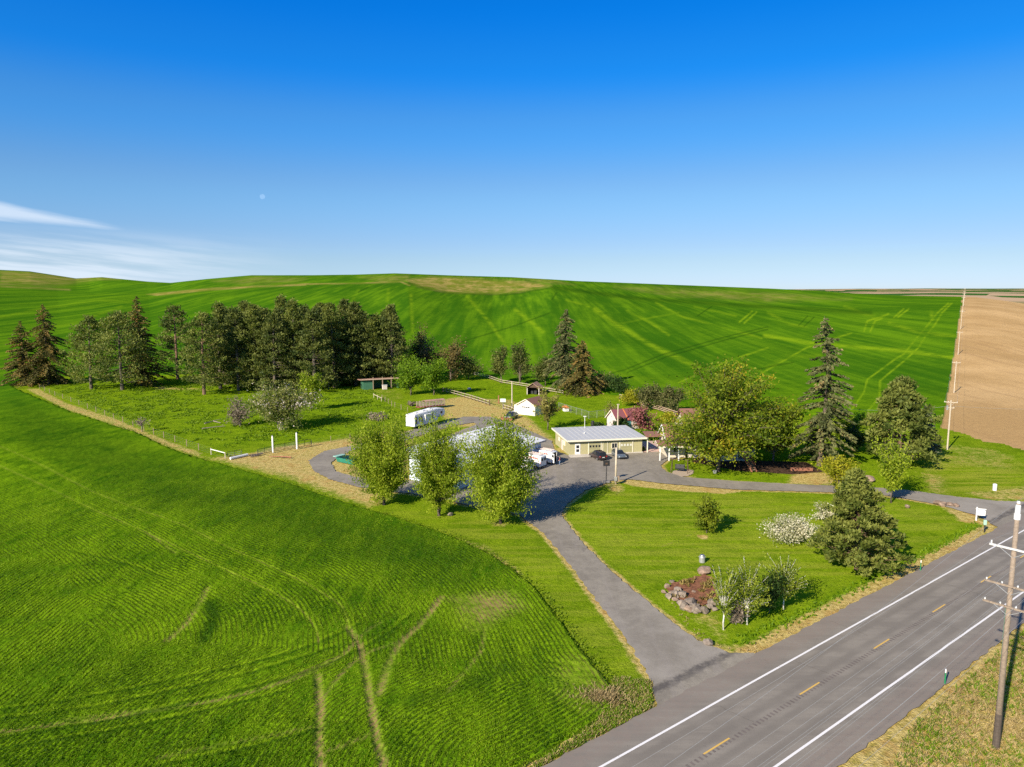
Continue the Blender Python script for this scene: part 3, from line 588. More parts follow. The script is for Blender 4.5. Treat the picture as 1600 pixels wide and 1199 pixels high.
# ------------------------------------------------------------------ crops and grass one could not count
def tufts(name, XY, Z, h, w_, mat, blades=3, lean=.35, seed=0, rv=None):
    r = np.random.RandomState(seed); n = len(XY); N = n * blades
    bx = np.repeat(XY[:, 0], blades) + r.normal(0, w_ * .9, N); by = np.repeat(XY[:, 1], blades) + r.normal(0, w_ * .9, N); bz = np.repeat(Z, blades)
    a = r.rand(N) * 6.283; hh = np.repeat(h, blades) * (.6 + .7 * r.rand(N)); ww = w_ * (.6 + .8 * r.rand(N))
    la = r.rand(N) * 6.283; lx, ly = np.cos(la) * hh * lean, np.sin(la) * hh * lean; dx, dy = np.cos(a) * ww, np.sin(a) * ww
    V = np.stack([np.stack([bx - dx, by - dy, bz], -1), np.stack([bx + dx, by + dy, bz], -1), np.stack([bx + dx * .55 + lx, by + dy * .55 + ly, bz + hh], -1), np.stack([bx - dx * .55 + lx, by - dy * .55 + ly, bz + hh], -1)], 1).reshape(-1, 3)
    F = np.arange(N * 4).reshape(-1, 4)
    rr = np.repeat(rv if rv is not None else r.rand(n), blades) * .65 + r.rand(N) * .35
    return tag(mesh_np(name, V, F, mat, attrs={'rnd': ('FLOAT', 'FACE', rr)}), kind='stuff')
r0 = np.random.RandomState(11)
# wheat standing in the near field, thicker towards the camera, thin over the wheel marks
n = 760000; aa = np.radians(r0.uniform(-44, 12, n)); dd = 40 + 110 * r0.rand(n) ** 1.1
xx, yy = np.sin(aa) * dd, np.cos(aa) * dd
ia = np.clip(np.searchsorted(AZ, aa), 1, nc - 1); ir = np.clip(np.searchsorted(rows, dd), 1, nr - 1)
ok = (sdf[ir, ia] > .1) & (mt[ir, ia] < .5) & (r0.rand(n) < np.clip((150 - dd) / 60, 0, 1))
rowph = np.cos(rowc[ir, ia] * 2 * math.pi / .45)
ok &= r0.rand(n) > (mg[ir, ia] * 1.3 + .93 * (rowph < .15) * (dd < 115) + .35 * mb[ir, ia])
thin_ = fbm(xx / 5 + 40, yy / 9 + 20, 3); ok &= r0.rand(n) > np.clip((thin_ - .50) * 4, 0, .75)
xx, yy, ia, ir = xx[ok], yy[ok], ia[ok], ir[ok]; dd = dd[ok]
pn = .5 * fbm(xx / 7, yy / 7, 3) + .5 * fbm(xx / 1.1, yy / 6, 3); br_ = mb[ir, ia]
sz = np.clip(dd / 70, .75, 1.8)
tufts('wheat', np.stack([xx, yy], -1), Zw[ir, ia] - .08, .14 * (.75 + .5 * r0.rand(len(xx))), .034, leafmat('wheat_blade', (.044, .120, .003), (.320, .455, .012), .45), 3, .45, 3, np.clip((pn - .30) * 3.0 + .5 * br_ - .55 * mk[ir, ia], 0, 1))
# unmown grass: ditch by the highway, far verge, yard edges
def scatter(poly_px, n, seed):
    q = PW(poly_px); r = np.random.RandomState(seed); x0, x1 = min(p.x for p in q), max(p.x for p in q); y0, y1 = min(p.y for p in q), max(p.y for p in q)
    x, y = r.uniform(x0, x1, n), r.uniform(y0, y1, n); k = sdist(q, x, y) < 0; k &= sd_road(x, y) > .05
    return np.stack([x[k], y[k]], -1)
M_GR = leafmat('long_grass', (.09, .19, .005), (.26, .38, .015), .45); M_ST = leafmat('straw_grass', (.26, .19, .07), (.52, .40, .19), .25)
ditch = scatter([(1135, 1008), (1160, 1016), (1260, 970), (1340, 928), (1460, 865), (1535, 825), (1525, 815), (1400, 882), (1260, 948), (1150, 995)], 9000, 1)
tufts('long_grass', ditch, np.zeros(len(ditch)) - .02, np.full(len(ditch), .20), .06, M_GR, 4, .5, 2)
verge = np.concatenate([scatter([(1420, 1140), (1500, 1070), (1600, 985), (1800, 900), (1800, 1400), (1300, 1400)], 60000, 3)])
k = r0.rand(len(verge)) < np.clip(fbm(verge[:, 0] / 5, verge[:, 1] / 5) * 1.6 - .25, 0, 1)
tufts('long_grass', verge[k], np.zeros(k.sum()) - .02, np.full(k.sum(), .24), .025, M_GR, 4, .8, 4)
tufts('dry_grass', verge[~k], np.zeros((~k).sum()) - .02, np.full((~k).sum(), .24), .022, M_ST, 4, 1.0, 5)
vl = scatter([(1040, 930), (1100, 990), (1150, 1018), (1290, 960), (1420, 888), (1530, 822), (1540, 835), (1300, 978), (1180, 1026), (1090, 1005)], 9000, 6)
tufts('dry_grass', vl, np.zeros(len(vl)) - .02, np.full(len(vl), .14), .03, M_ST, 3, .9, 7)
cor = scatter([(960, 1060), (1016, 1065), (1020, 1108), (960, 1150), (840, 1215), (790, 1230), (860, 1180), (935, 1130)], 16000, 8)
k = r0.rand(len(cor)) < .6
tufts('long_grass', cor[k], np.zeros(k.sum()) - .02, np.full(k.sum(), .22), .028, M_GR, 4, .7, 9); tufts('dry_grass', cor[~k], np.zeros((~k).sum()) - .02, np.full((~k).sum(), .22), .025, M_ST, 4, .9, 10)
pas = scatter([(70, 602), (250, 598), (560, 596), (600, 622), (630, 655), (560, 682), (440, 690), (330, 702), (250, 676), (150, 638)], 26000, 12)
pas = pas[fbm(pas[:, 0] / 4, pas[:, 1] / 4) > .42]
tufts('long_grass', pas, np.zeros(len(pas)) - .05, np.full(len(pas), .30), .12, leafmat('pasture_grass', (.10, .19, .005), (.26, .37, .014), .45), 4, .6, 13)
edg = np.array([p[:2] for p in smooth_line(edge, 90)]); edg = edg + r0.normal(0, .45, edg.shape); ed_d = np.hypot(edg[:, 0], edg[:, 1]); edg = edg[ed_d < 260]
edg = edg[sd_road(edg[:, 0], edg[:, 1]) > .3]
tufts('long_grass', edg, np.zeros(len(edg)), np.full(len(edg), .15), .05, leafmat('edge_grass', (.10, .19, .005), (.28, .36, .02), .45), 3, .6, 14)

# ------------------------------------------------------------------ trees
M_BARK = plain('grey_brown_bark', (.13, .10, .075), .95, .35, 3, bump=.6); M_BARKP = plain('reddish_pine_bark', (.20, .125, .08), .95, .35, 3, bump=.6)
M_BARKG = plain('grey_bark', (.13, .105, .08), .9, .3, 4); M_BIRCH = plain('white_birch_bark', (.66, .63, .57), .8, .25, 6); M_DEAD = plain('bleached_wood', (.30, .24, .19), .9, .3, 4)
L_PINE = leafmat('pine_needles', (.070, .100, .017), (.235, .260, .055), .34); L_PINE2 = leafmat('dark_pine_needles', (.052, .078, .015), (.180, .200, .045), .3)
L_SPR = leafmat('spruce_needles', (.048, .068, .018), (.165, .175, .05), .2, (.33, .17, .05), .18); L_SPRB = leafmat('cone_laden_spruce', (.068, .068, .015), (.20, .165, .04), .2, (.30, .19, .05), .28)
L_SPRG = leafmat('grey_spruce_needles', (.062, .078, .024), (.200, .205, .075), .2, (.30, .22, .09), .12); L_BLUE = leafmat('blue_spruce_needles', (.06, .075, .045), (.17, .18, .11), .2)
L_ELM = leafmat('elm_leaves', (.150, .225, .009), (.410, .480, .036), .5); L_MAPLE = leafmat('maple_leaves', (.095, .150, .007), (.300, .345, .022), .45, (.40, .32, .02), .02)
L_GREEN = leafmat('fresh_green_leaves', (.08, .17, .006), (.25, .38, .02), .45); L_YEL = leafmat('golden_leaves', (.22, .24, .010), (.48, .44, .03), .45); L_ROUND = leafmat('lawn_tree_leaves', (.09, .14, .008), (.27, .31, .02), .4)
L_BIRCH = leafmat('birch_leaves', (.12, .17, .012), (.34, .39, .04), .45); L_DARK = leafmat('dark_shrub_leaves', (.018, .045, .008), (.06, .11, .018), .3); L_JUN = leafmat('juniper_sprays', (.055, .065, .020), (.17, .165, .055), .2)
L_PINK = leafmat('pink_blossom', (.22, .07, .075), (.55, .22, .21), .35, (.13, .15, .03), .18); L_WHITE = leafmat('white_blossom', (.20, .22, .06), (.78, .72, .58), .3); L_LIL = leafmat('pale_lilac_blossom', (.10, .14, .02), (.30, .29, .09), .35, (.55, .48, .42), .14)
L_BROWN = leafmat('reddish_juniper', (.070, .064, .018), (.22, .16, .05), .2); L_PALE = leafmat('thin_pale_leaves', (.16, .15, .03), (.36, .32, .09), .4); L_TWIG = leafmat('bare_twigs', (.13, .10, .07), (.30, .24, .18), .1)
def leaf_quads(C, size, rnd, r, elong=1.5, axis=None, spread=1.0):
    n = len(C); a = r.normal(size=(n, 3)) * spread
    if axis is not None: a = a + axis
    a /= np.linalg.norm(a, axis=1, keepdims=True) + 1e-9; b_ = np.cross(a, r.normal(size=(n, 3))); b_ /= np.linalg.norm(b_, axis=1, keepdims=True) + 1e-9
    s = (size * (.6 + .8 * r.rand(n)))[:, None] if np.isscalar(size) else (size * (.7 + .6 * r.rand(n)))[:, None]
    a = a * s * elong * .5; b_ = b_ * s * .5
    return np.stack([C - a, C + b_ * .8 - a * .1, C + a, C - b_ * .8 - a * .1], 1).reshape(-1, 3)
def crown_obj(Cs, size, rn, mat, parent, r, elong=1.5, axis=None, spread=1.0, name='crown'):
    V = leaf_quads(Cs, size, rn, r, elong, axis, spread)
    return mesh_np(name, V, np.arange(len(V)).reshape(-1, 4), mat, parent, attrs={'rnd': ('FLOAT', 'FACE', np.clip(rn, 0, 1))})
def bez(a, b, c, t): return a * (1 - t) ** 2 + b * 2 * t * (1 - t) + c * t * t
def broadleaf(name, label, cat, loc, h, w, th, leaf, bark, seed, nb=70, nl=9000, ls=.30, shape='round', sig=.075, group=None, tr=.02, up=.5, rz=0, lobes=0, lr=.48):
    """trunk, curved limbs to points spread through the crown, leaves in clumps along their outer part"""
    r = np.random.RandomState(seed); root = thing(name, label, cat, loc, rz, group); M = MB(); rx = w / 2 * (1.14 if lobes else .98 if shape == 'vase' else 1.0); cz = (h + th) / 2; rzc = (h - th) / 2
    tips = []; starts = []
    lb = [(r.uniform(-1, 1) * .55, r.uniform(-1, 1) * .55, r.uniform(-.6, .75)) for _ in range(lobes)]
    while len(tips) < nb:
        v = r.normal(size=3); v /= np.linalg.norm(v); k = r.rand() ** (1 / 2.4) * r.uniform(.86, 1.14)
        if lobes:
            l_ = lb[len(tips) % lobes]; rr = lr + .1 * r.rand(); v = np.array(l_) * (.95 if lr > .4 else 1.12) + v * k * rr; 
            if np.linalg.norm(v) > 1.0: v = v / np.linalg.norm(v)
        else: v = v * k
        t = (v[2] + 1) / 2
        f = {'round': 1.0, 'vase': (.98 if t > .35 else .98 - .26 * (.35 - t) / .35) / max(.4, math.sqrt(max(0, 1 - v[2] ** 2))) ** .22, 'fan': .45 + .75 * t ** .7, 'dome': 1.12 - .25 * t}[shape]
        tips.append((v[0] * rx * f, v[1] * rx * f, cz + v[2] * rzc * 1.1 + .03 * h))
    tips = np.array(tips); top = th + (h - th) * .62
    if tr > 0: M.tube([(0, 0, -.15), (0, 0, th * .5), (tr * h * .2, 0, th), (0, tr * h * .2, top)], [tr * h * 1.25, tr * h, tr * h * .85, tr * h * .15], 8)
    Cs = []; rn = []; per = nl // nb
    for i, tp in enumerate(tips):
        z0 = min(th * .85 + max(0, tp[2] - th) * (.62 - .4 * up) * r.uniform(.5, 1.1), top * .95); st = np.array([0, 0, z0]); rad = math.hypot(tp[0], tp[1])
        mid = st + (tp - st) * (.5, .5, .5) + np.array([-tp[0] * .16 * up, -tp[1] * .16 * up, rad * .12]) if up > .4 else st + (tp - st) * .5 + np.array([0, 0, rad * .22])
        if tr > 0: M.tube([bez(st, mid, tp, t) for t in (0, .35, .7, 1)], [tr * h * .30, tr * h * .2, tr * h * .11, .012], 4, cap=False)
        tt = r.uniform(.42, 1.06, per); pts = bez(st[None], mid[None], tp[None], tt[:, None]) + r.normal(size=(per, 3)) * (sig * w * (.45 + .55 * tt))[:, None] * (1, 1, .8)
        Cs.append(pts); rn.append(np.clip(r.normal(.5, .26) + r.normal(0, .17, per), 0, 1))
    Cs = np.concatenate(Cs); rn = np.concatenate(rn); k = Cs[:, 2] > max(.05, th * .45)
    if tr > 0: M.build('trunk', bark, root, smooth=True)
    ax = np.stack([Cs[:, 0] * .3 / rx, Cs[:, 1] * .3 / rx, np.full(len(Cs), .9)], -1) if up > .6 else None
    crown_obj(Cs[k], ls, rn[k], leaf, root, r, 1.7 if up > .6 else 1.35, None if ax is None else ax[k], .8)
    return root
def spruce(name, label, loc, h, r_, leaf, seed, base=.06, droop=.35, ragged=.25, dens=1.0, group=None, bend=0, pw=.85, bark=None, bare=0, ls=.34):
    r = np.random.RandomState(seed); root = thing(name, label, 'tree', loc, 0, group); M = MB(); ph = r.rand() * 6
    cen = lambda z: np.array([bend * math.sin(z / h * 3.2 + ph) * z / h, bend * .6 * math.cos(z / h * 2.6 + ph) * z / h, z])
    M.tube([cen(h * t) - np.array([0, 0, .15 if t == 0 else 0]) for t in (0, .2, .4, .6, .8, 1)], [h * .019, h * .016, h * .012, h * .009, h * .005, .02], 7)
    Cs = []; rn = []; ax = []; sz = []; nlev = int(h * 1.55)
    for lv in range(nlev):
        t = base + (1 - base) * (lv / nlev) ** .95
        if t > .985: break
        env = r_ * ((1 - t) ** pw) * (1 - .35 * max(0, .12 - (t - base)) / .12) + .12
        for k in range(r.randint(5, 8)):
            if r.rand() < bare: continue
            a = r.rand() * 6.283; Lb = env * (1 + ragged * r.normal()); Lb = max(.2, min(Lb, env * 1.45)); z0 = t * h
            n = max(4, int((9 + 16 * Lb) * dens)); s = r.rand(n) ** .75; c0 = cen(z0)
            d = np.array([math.cos(a), math.sin(a)]); dz = (.25 * s - droop * (1 + .8 * (1 - t)) * s ** 1.6 + .22 * s ** 3 * droop) * Lb
            side = r.normal(0, .10 + .17 * Lb * .5, n) * (1.1 - s * .6); pts = np.stack([c0[0] + d[0] * s * Lb - d[1] * side, c0[1] + d[1] * s * Lb + d[0] * side, z0 + dz + r.normal(0, .09, n)], -1)
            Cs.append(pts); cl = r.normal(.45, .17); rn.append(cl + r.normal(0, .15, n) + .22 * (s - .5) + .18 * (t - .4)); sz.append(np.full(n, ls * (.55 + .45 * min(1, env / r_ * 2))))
            ax.append(np.stack([d[0] * np.ones(n) + -d[1] * side * 2, d[1] * np.ones(n) + d[0] * side * 2, -.55 * np.ones(n)], -1))
            M.tube([c0, c0 + np.array([d[0] * Lb * .5, d[1] * Lb * .5, (.125 - droop * .45) * Lb]), c0 + np.array([d[0] * Lb * .92, d[1] * Lb * .92, (.25 - droop * (1 + .8 * (1 - t)) * .9) * Lb])], [.045, .03, .01], 3, cap=False)
    M.build('trunk', bark or M_BARK, root)
    crown_obj(np.concatenate(Cs), np.concatenate(sz), np.concatenate(rn), leaf, root, r, 1.9, np.concatenate(ax), .55)
    return root
def pine(name, label, loc, h, w, th, leaf, seed, nb=80, group=None, bark=None, puff=.085, npf=52, pw=.6, ls=.42, cat='tree'):
    """bare lower stem, rising limbs that end in puffs of needles"""
    r = np.random.RandomState(seed); root = thing(name, label, cat, loc, 0, group); M = MB()
    lean = r.normal(0, .02, 2) * h
    cen = lambda z: np.array([lean[0] * (z / h) ** 2, lean[1] * (z / h) ** 2, z])
    M.tube([cen(h * t) - np.array([0, 0, .15 if t == 0 else 0]) for t in (0, .2, .45, .7, .97)], [h * .022, h * .018, h * .014, h * .009, .02], 7)
    Cs = []; rn = []; ax = []
    for i in range(nb):
        t = (i + r.rand()) / nb; z0 = th + (h - th) * t ** .9 * .93; env = w / 2 * 1.12 * min(1, .72 + 1.6 * t) * (1 - t) ** pw + .25; a = i * 2.4 + r.normal(0, .4); Lb = env * r.uniform(.62, 1.15); d = np.array([math.cos(a), math.sin(a), 0])
        c0 = cen(z0); end = c0 + d * Lb + np.array([0, 0, Lb * r.uniform(-.05, .42) * (.35 + t)])
        M.tube([c0, (c0 + end) / 2 - np.array([0, 0, Lb * .07]), end], [.07, .045, .015], 3, cap=False)
        cl = np.clip(r.normal(.5, .28), 0, 1)
        for q in (1.0, .62) if Lb > w * .16 else (.95,):
            n = int(npf * (1 if q > .9 else .7)); pr = puff * w * r.uniform(.75, 1.25); v = r.normal(size=(n, 3)); v /= np.linalg.norm(v, axis=1, keepdims=True); v *= (r.rand(n) ** .45)[:, None]
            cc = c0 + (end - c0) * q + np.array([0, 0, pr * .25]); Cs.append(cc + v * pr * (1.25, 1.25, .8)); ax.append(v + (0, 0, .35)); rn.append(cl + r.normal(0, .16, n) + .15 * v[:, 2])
    M.build('trunk', bark or M_BARKP, root)
    crown_obj(np.concatenate(Cs), ls, np.concatenate(rn), leaf, root, r, 1.6, np.concatenate(ax), .5)
    return root
def at_px(fn, name, label, x, yb, yt, wpx, *a, **k):
    """plant one by its place in the photograph: foot (x, yb), top yt, width in px"""
    h = hgt(x, yb, yt); w_ = wid(yb, wpx); return fn, name, label, P(x, yb), h, w_
def PT(fn, name, label, x, yb, yt, wpx, *a, **k):
    return fn(name, label, P(x, yb), hgt(x, yb, yt), wid(yb, wpx), *a, **k)
def BL(name, label, cat, x, yb, yt, wpx, th, *a, **k):
    h = hgt(x, yb, yt); return broadleaf(name, label, cat, P(x, yb), h, wid(yb, wpx), th * h, *a, **k)
def SP(label, x, yb, yt, wpx, *a, **k): return spruce('spruce_tree', label, P(x, yb), hgt(x, yb, yt), wid(yb, wpx) / 2 * 1.22, *a, **k)
def PN(label, x, yb, yt, wpx, th, *a, **k):
    h = hgt(x, yb, yt) * 1.03; return pine('pine_tree', label, P(x, yb), h, wid(yb, wpx), th * h, *a, **k)
# far left of the grove
SP('rusty brown spruce at the corner of the wheat, leftmost tree', 40, 604, 501, 58, L_SPRB, 1, group='trees at the left end of the grove')
SP('tall rusty brown spruce second from the left end of the grove', 77, 603, 475, 74, L_SPRB, 2, ragged=.35, droop=.5, group='trees at the left end of the grove')
PN('open grey-green pine standing alone right of the two rusty spruces', 143, 608, 495, 72, .07, L_PINE, 3, 85, group='trees at the left end of the grove', bark=M_BARKG)
PN('broad grey-green pine in front of the rust-topped spruce', 191, 610, 489, 96, .08, L_PINE, 4, 100, group='trees at the left end of the grove', bark=M_BARKG)
SP('tall spruce with a rust-coloured pointed top behind the broad pine', 222, 603, 462, 66, L_SPRB, 5, ragged=.3, group='trees at the left end of the grove')
PN('dark pine with a leaning flat-sided crown left of the dense grove', 278, 594, 478, 66, .1, L_PINE2, 6, 80, group='trees at the left end of the grove')
PN('pine with a reddish lower trunk at the front left corner of the grove', 319, 617, 488, 74, .1, L_PINE, 7, 90, group='pines of the grove')
# the dense grove: a few builds, the rest copies at their own height, width and turn
protos = []
def grove(x, yb, yt, wpx, i, label):
    h, w_ = hgt(x, yb, yt + (-10, 5, -3, 6, -7, 2, -1)[i % 7]), wid(yb, wpx * 1.16); k = i % 4
    if len(protos) <= k:
        o = pine('pine_tree', label, P(x, yb), h, w_, h * .04, (L_PINE, L_PINE2, L_PINE, L_PINE2)[k], 20 + k, 105, 'pines of the grove', M_BARKG, .085, 58, .85); protos.append((o, h, w_)); return o
    p0, h0, w0 = protos[k]; o = copy_tree(p0); o.location = P(x, yb); o.rotation_euler.z = i * 1.9; s = w_ / w0; o.scale = (s, s, h / h0); o['label'] = label; return o
ORD = ['first', 'second', 'third', 'fourth', 'fifth', 'sixth', 'seventh', 'eighth', 'ninth', 'tenth', 'eleventh']
front = [(345, 608, 478, 58), (373, 611, 472, 60), (402, 610, 474, 60), (430, 612, 480, 62), (462, 609, 470, 58), (492, 612, 478, 64), (523, 606, 470, 60), (556, 603, 478, 64), (590, 600, 482, 62), (617, 598, 488, 44)]
backr = [(358, 596, 474, 54), (388, 594, 469, 54), (418, 595, 472, 54), (444, 594, 464, 54), (478, 594, 472, 56), (508, 592, 470, 56), (540, 590, 474, 56), (572, 590, 480, 56), (604, 590, 484, 50)]
for i, (x, yb, yt, wp) in enumerate(front): grove(x, yb, yt, wp, i, f'dense dark pine, {ORD[i]} from the left in the front row of the grove')
midr = [(352 + 29 * i, 602, 476 + (i * 37) % 11, 54) for i in range(10)]
for i, (x, yb, yt, wp) in enumerate(midr): grove(x, yb, yt, wp, i + 2, f'dense dark pine, {ORD[i]} from the left in the middle row of the grove')
for i, (x, yb, yt, wp) in enumerate(backr): grove(x, yb, yt, wp, i + 1, f'dense dark pine, {ORD[i]} from the left in the back row of the grove')
BL('juniper_tree', 'russet juniper with layered spreading tips right of the grove', 'tree', 668, 594, 508, 62, .08, L_BROWN, M_BARK, 31, 60, 5200, .42, 'dome', up=.2, lobes=7)
BL('juniper_tree', 'low russet juniper sprawling rightwards behind the green trees', 'tree', 704, 596, 530, 60, .05, L_BROWN, M_BARK, 32, 50, 4200, .42, 'dome', up=.2, lobes=6)
BL('broadleaf_tree', 'fresh green broadleaf tree left of pair beside the open shed', 'tree', 642, 618, 556, 62, .08, L_GREEN, M_BARK, 33, 70, 6500, .38, lobes=8)
BL('broadleaf_tree', 'fresh green rounded tree right of pair at end of rail fence', 'tree', 678, 618, 562, 56, .08, L_GREEN, M_BARK, 34, 60, 5500, .38, lobes=7)
BL('broadleaf_tree', 'bright green upright tree rising behind the shed trees', 'tree', 640, 602, 540, 44, .1, L_GREEN, M_BARK, 35, 45, 3800, .4, lobes=5)
BL('juniper_tree', 'low dark spreading tree at the left end of the back rail fence', 'tree', 732, 594, 560, 48, .05, L_PINE2, M_BARK, 30, 46, 4200, .42, 'dome', up=.2, lobes=6)
BL('juniper_tree', 'dark green tree filling the gap behind the russet juniper', 'tree', 655, 590, 522, 46, .05, L_PINE2, M_BARK, 29, 46, 4600, .42, 'dome', up=.2, lobes=6)
# middle
BL('pine_tree', 'small dark pine left of pair beside the back rail fence', 'tree', 783, 599, 546, 32, .1, L_PINE2, M_BARK, 36, 45, 3600, .42, 'dome', up=.2, lobes=6)
BL('pine_tree', 'taller dark pine right of pair above the small open shed', 'tree', 812, 602, 532, 42, .1, L_PINE2, M_BARK, 37, 55, 4600, .42, 'dome', up=.2, lobes=7)
BL('pine_tree', 'low dark rounded pine left of the tall ragged spruce', 'tree', 852, 604, 562, 44, .08, L_PINE2, M_BARK, 38, 50, 4200, .42, 'dome', up=.2, lobes=7)
SP('tall ragged spruce with thin bent top in the middle of the yard', 884, 610, 483, 50, L_SPRG, 39, ragged=.5, dens=1.0, bend=.9, pw=.6, droop=.5)
SP('broad brown weeping spruce in front of the tall ragged one', 909, 617, 531, 62, L_SPRB, 40, ragged=.3, droop=.6, dens=1.25, pw=.72)
for i, (x, yb, yt, wp, lf, s, lb) in enumerate([(938, 613, 582, 42, L_JUN, 1, 'grey-green juniper bush against the right foot of the weeping spruce'), (962, 616, 590, 44, L_DARK, 2, 'dark low bush right of the juniper by the spruce'), (986, 634, 605, 42, L_YEL, 3, 'yellow-green bush left of the clipped dark junipers'),
        (1011, 641, 602, 40, L_JUN, 4, 'rounded dark juniper, left one of the three below the field'), (1033, 643, 603, 38, L_JUN, 5, 'rounded dark juniper, middle one of the three below the field'), (1053, 645, 604, 38, L_JUN, 6, 'rounded dark juniper, right one of the three beside the maple'),
        (972, 672, 655, 36, L_DARK, 7, 'dark shrub between the red-roofed cottage and the pink crab apple'), (1012, 688, 676, 34, L_GREEN, 8, 'low green shrub under the pink crab apple'), (1040, 668, 643, 26, L_YEL, 9, 'small golden tree between pink crab apple and the house'),
        (940, 672, 663, 26, L_DARK, 10, 'low shrub in front of the white gable of the cottage'), (1004, 706, 699, 7, L_DARK, 11, 'small potted shrub at the right corner of the green garage')]):
    BL('shrub', lb, 'shrub', x, yb, yt, wp, .02, lf, M_BARK, 50 + s, 36, 2600 if wp > 10 else 700, .34 if wp > 10 else .2, 'dome', up=.2, tr=.012, lobes=5, sig=.09)
BL('crab_apple_tree', 'pink flowering crab apple beside the red-roofed cottage', 'tree', 1002, 676, 638, 46, .12, L_PINK, M_BARK, 62, 60, 5200, .30, lobes=7)
BL('larch_tree', 'thin pale yellowish tree on the grass behind the green garage', 'tree', 856, 672, 610, 54, .12, L_PALE, M_BARK, 63, 46, 1900, .34, 'round', up=.3, sig=.05)
BL('bare_tree', 'wispy grey-green tree beside the chain-link run', 'tree', 955, 655, 624, 26, .1, L_PALE, M_DEAD, 64, 34, 900, .26, up=.6)
# round the house
BL('maple_tree', 'huge yellow-green maple spreading in front of the farmhouse', 'tree', 1122, 737, 580, 206, .12, L_MAPLE, M_BARK, 70, 250, 30000, .34, 'dome', sig=.032, up=.3, lobes=30, lr=.36, tr=.024)
BL('maple_tree', 'smaller yellow-green maple right of the huge one beside the spruce', 'tree', 1208, 722, 630, 104, .10, L_MAPLE, M_BARK, 71, 100, 11000, .36, 'round', sig=.06, up=.3, lobes=10)
SP('very tall narrow spruce with a crooked tip right of the farmhouse', 1280, 728, 494, 66, L_SPRG, 72, base=.05, ragged=.6, droop=.42, dens=.9, bend=1.5, pw=.60, ls=.36, bare=.14)
BL('broadleaf_tree', 'yellow-green bushy tree behind the very tall spruce', 'tree', 1322, 690, 648, 66, .06, L_ELM, M_BARK, 73, 60, 5000, .38, lobes=7)
BL('shrub', 'dark shaded shrub between the tall spruce and broad pine', 'shrub', 1340, 706, 672, 44, .04, L_DARK, M_BARK, 74, 40, 3000, .36, lobes=5)
PN('broad dark pine with a reddish trunk at the right of the lawn', 1404, 728, 592, 104, .07, L_PINE, 75, 130, puff=.08, npf=60, pw=.75)
SP('slim blue-grey spruce behind the broad dark pine', 1442, 712, 632, 46, L_BLUE, 76, ragged=.2, droop=.3)
BL('maple_tree', 'young vase-shaped tree beside the drive with a pale trunk', 'tree', 1392, 786, 682, 66, .20, L_ELM, M_BARKG, 77, 70, 3600, .24, 'fan', up=.9, sig=.05, tr=.013)
BL('broadleaf_tree', 'golden yellow-green tree behind the big lawn pine', 'tree', 1312, 775, 720, 62, .08, L_YEL, M_BARK, 78, 60, 5600, .27, lobes=8)
PN('big bushy pine on the lawn beside the highway', 1338, 890, 734, 130, .05, leafmat('young_pine_needles', (.085, .115, .016), (.27, .29, .06), .34), 79, 200, puff=.058, npf=72, pw=1.1, ls=.25)
BL('flowering_shrub', 'mound of white blossom left of the big lawn pine', 'shrub', 1243, 850, 812, 92, .0, L_WHITE, M_BARK, 80, 70, 7500, .17, 'dome', up=.2, tr=.012, lobes=9, sig=.06)
BL('flowering_shrub', 'small white blossom shrub half behind the big lawn pine', 'shrub', 1288, 812, 787, 44, .0, L_WHITE, M_BARK, 81, 40, 2600, .17, 'dome', up=.2, tr=.012, lobes=5)
BL('lawn_tree', 'small round leafy tree alone on the lawn', 'tree', 1104, 833, 774, 47, .10, L_ROUND, M_BARK, 82, 70, 5200, .22, 'vase', up=.5, sig=.06)
BL('birch_tree', 'sparse leaning white birch nearest the driveway corner', 'tree', 1130, 984, 876, 52, .2, L_BIRCH, M_BIRCH, 83, 44, 1900, .14, 'fan', up=.85, tr=.013, sig=.05)
BL('birch_tree', 'white birch with spreading branches, middle one of three', 'tree', 1167, 976, 872, 82, .2, L_BIRCH, M_BIRCH, 84, 70, 4600, .15, 'round', up=.5, tr=.014, sig=.05)
BL('birch_tree', 'white birch leaning right at the right end of three', 'tree', 1224, 952, 868, 72, .22, L_BIRCH, M_BIRCH, 85, 60, 3200, .15, 'round', up=.5, tr=.014, sig=.05)
BL('shrub', 'dark green shrub between the two right-hand birches', 'shrub', 1202, 958, 893, 50, .02, L_DARK, M_BARK, 86, 60, 4200, .17, 'round', tr=.014, lobes=6)
BL('shrub', 'brown twiggy undergrowth between the left-hand birches', 'shrub', 1150, 976, 935, 40, .0, L_TWIG, M_DEAD, 87, 50, 1200, .16, 'round', tr=.010)
BL('elm_tree', 'dense upright elm, left one of three before the white building', 'tree', 600, 789, 656, 110, .08, L_ELM, M_BARK, 90, 240, 48000, .19, 'vase', up=.8, sig=.045, group='three elms before the white building')
BL('elm_tree', 'thin-topped upright elm, middle one of three before the white building', 'tree', 686, 806, 658, 106, .09, L_ELM, M_BARK, 91, 220, 38000, .175, 'vase', up=.8, sig=.042, group='three elms before the white building')
BL('elm_tree', 'large upright elm beside the yard entrance, right one of three', 'tree', 782, 818, 664, 130, .07, L_ELM, M_BARK, 92, 280, 56000, .19, 'vase', up=.8, sig=.042, group='three elms before the white building')
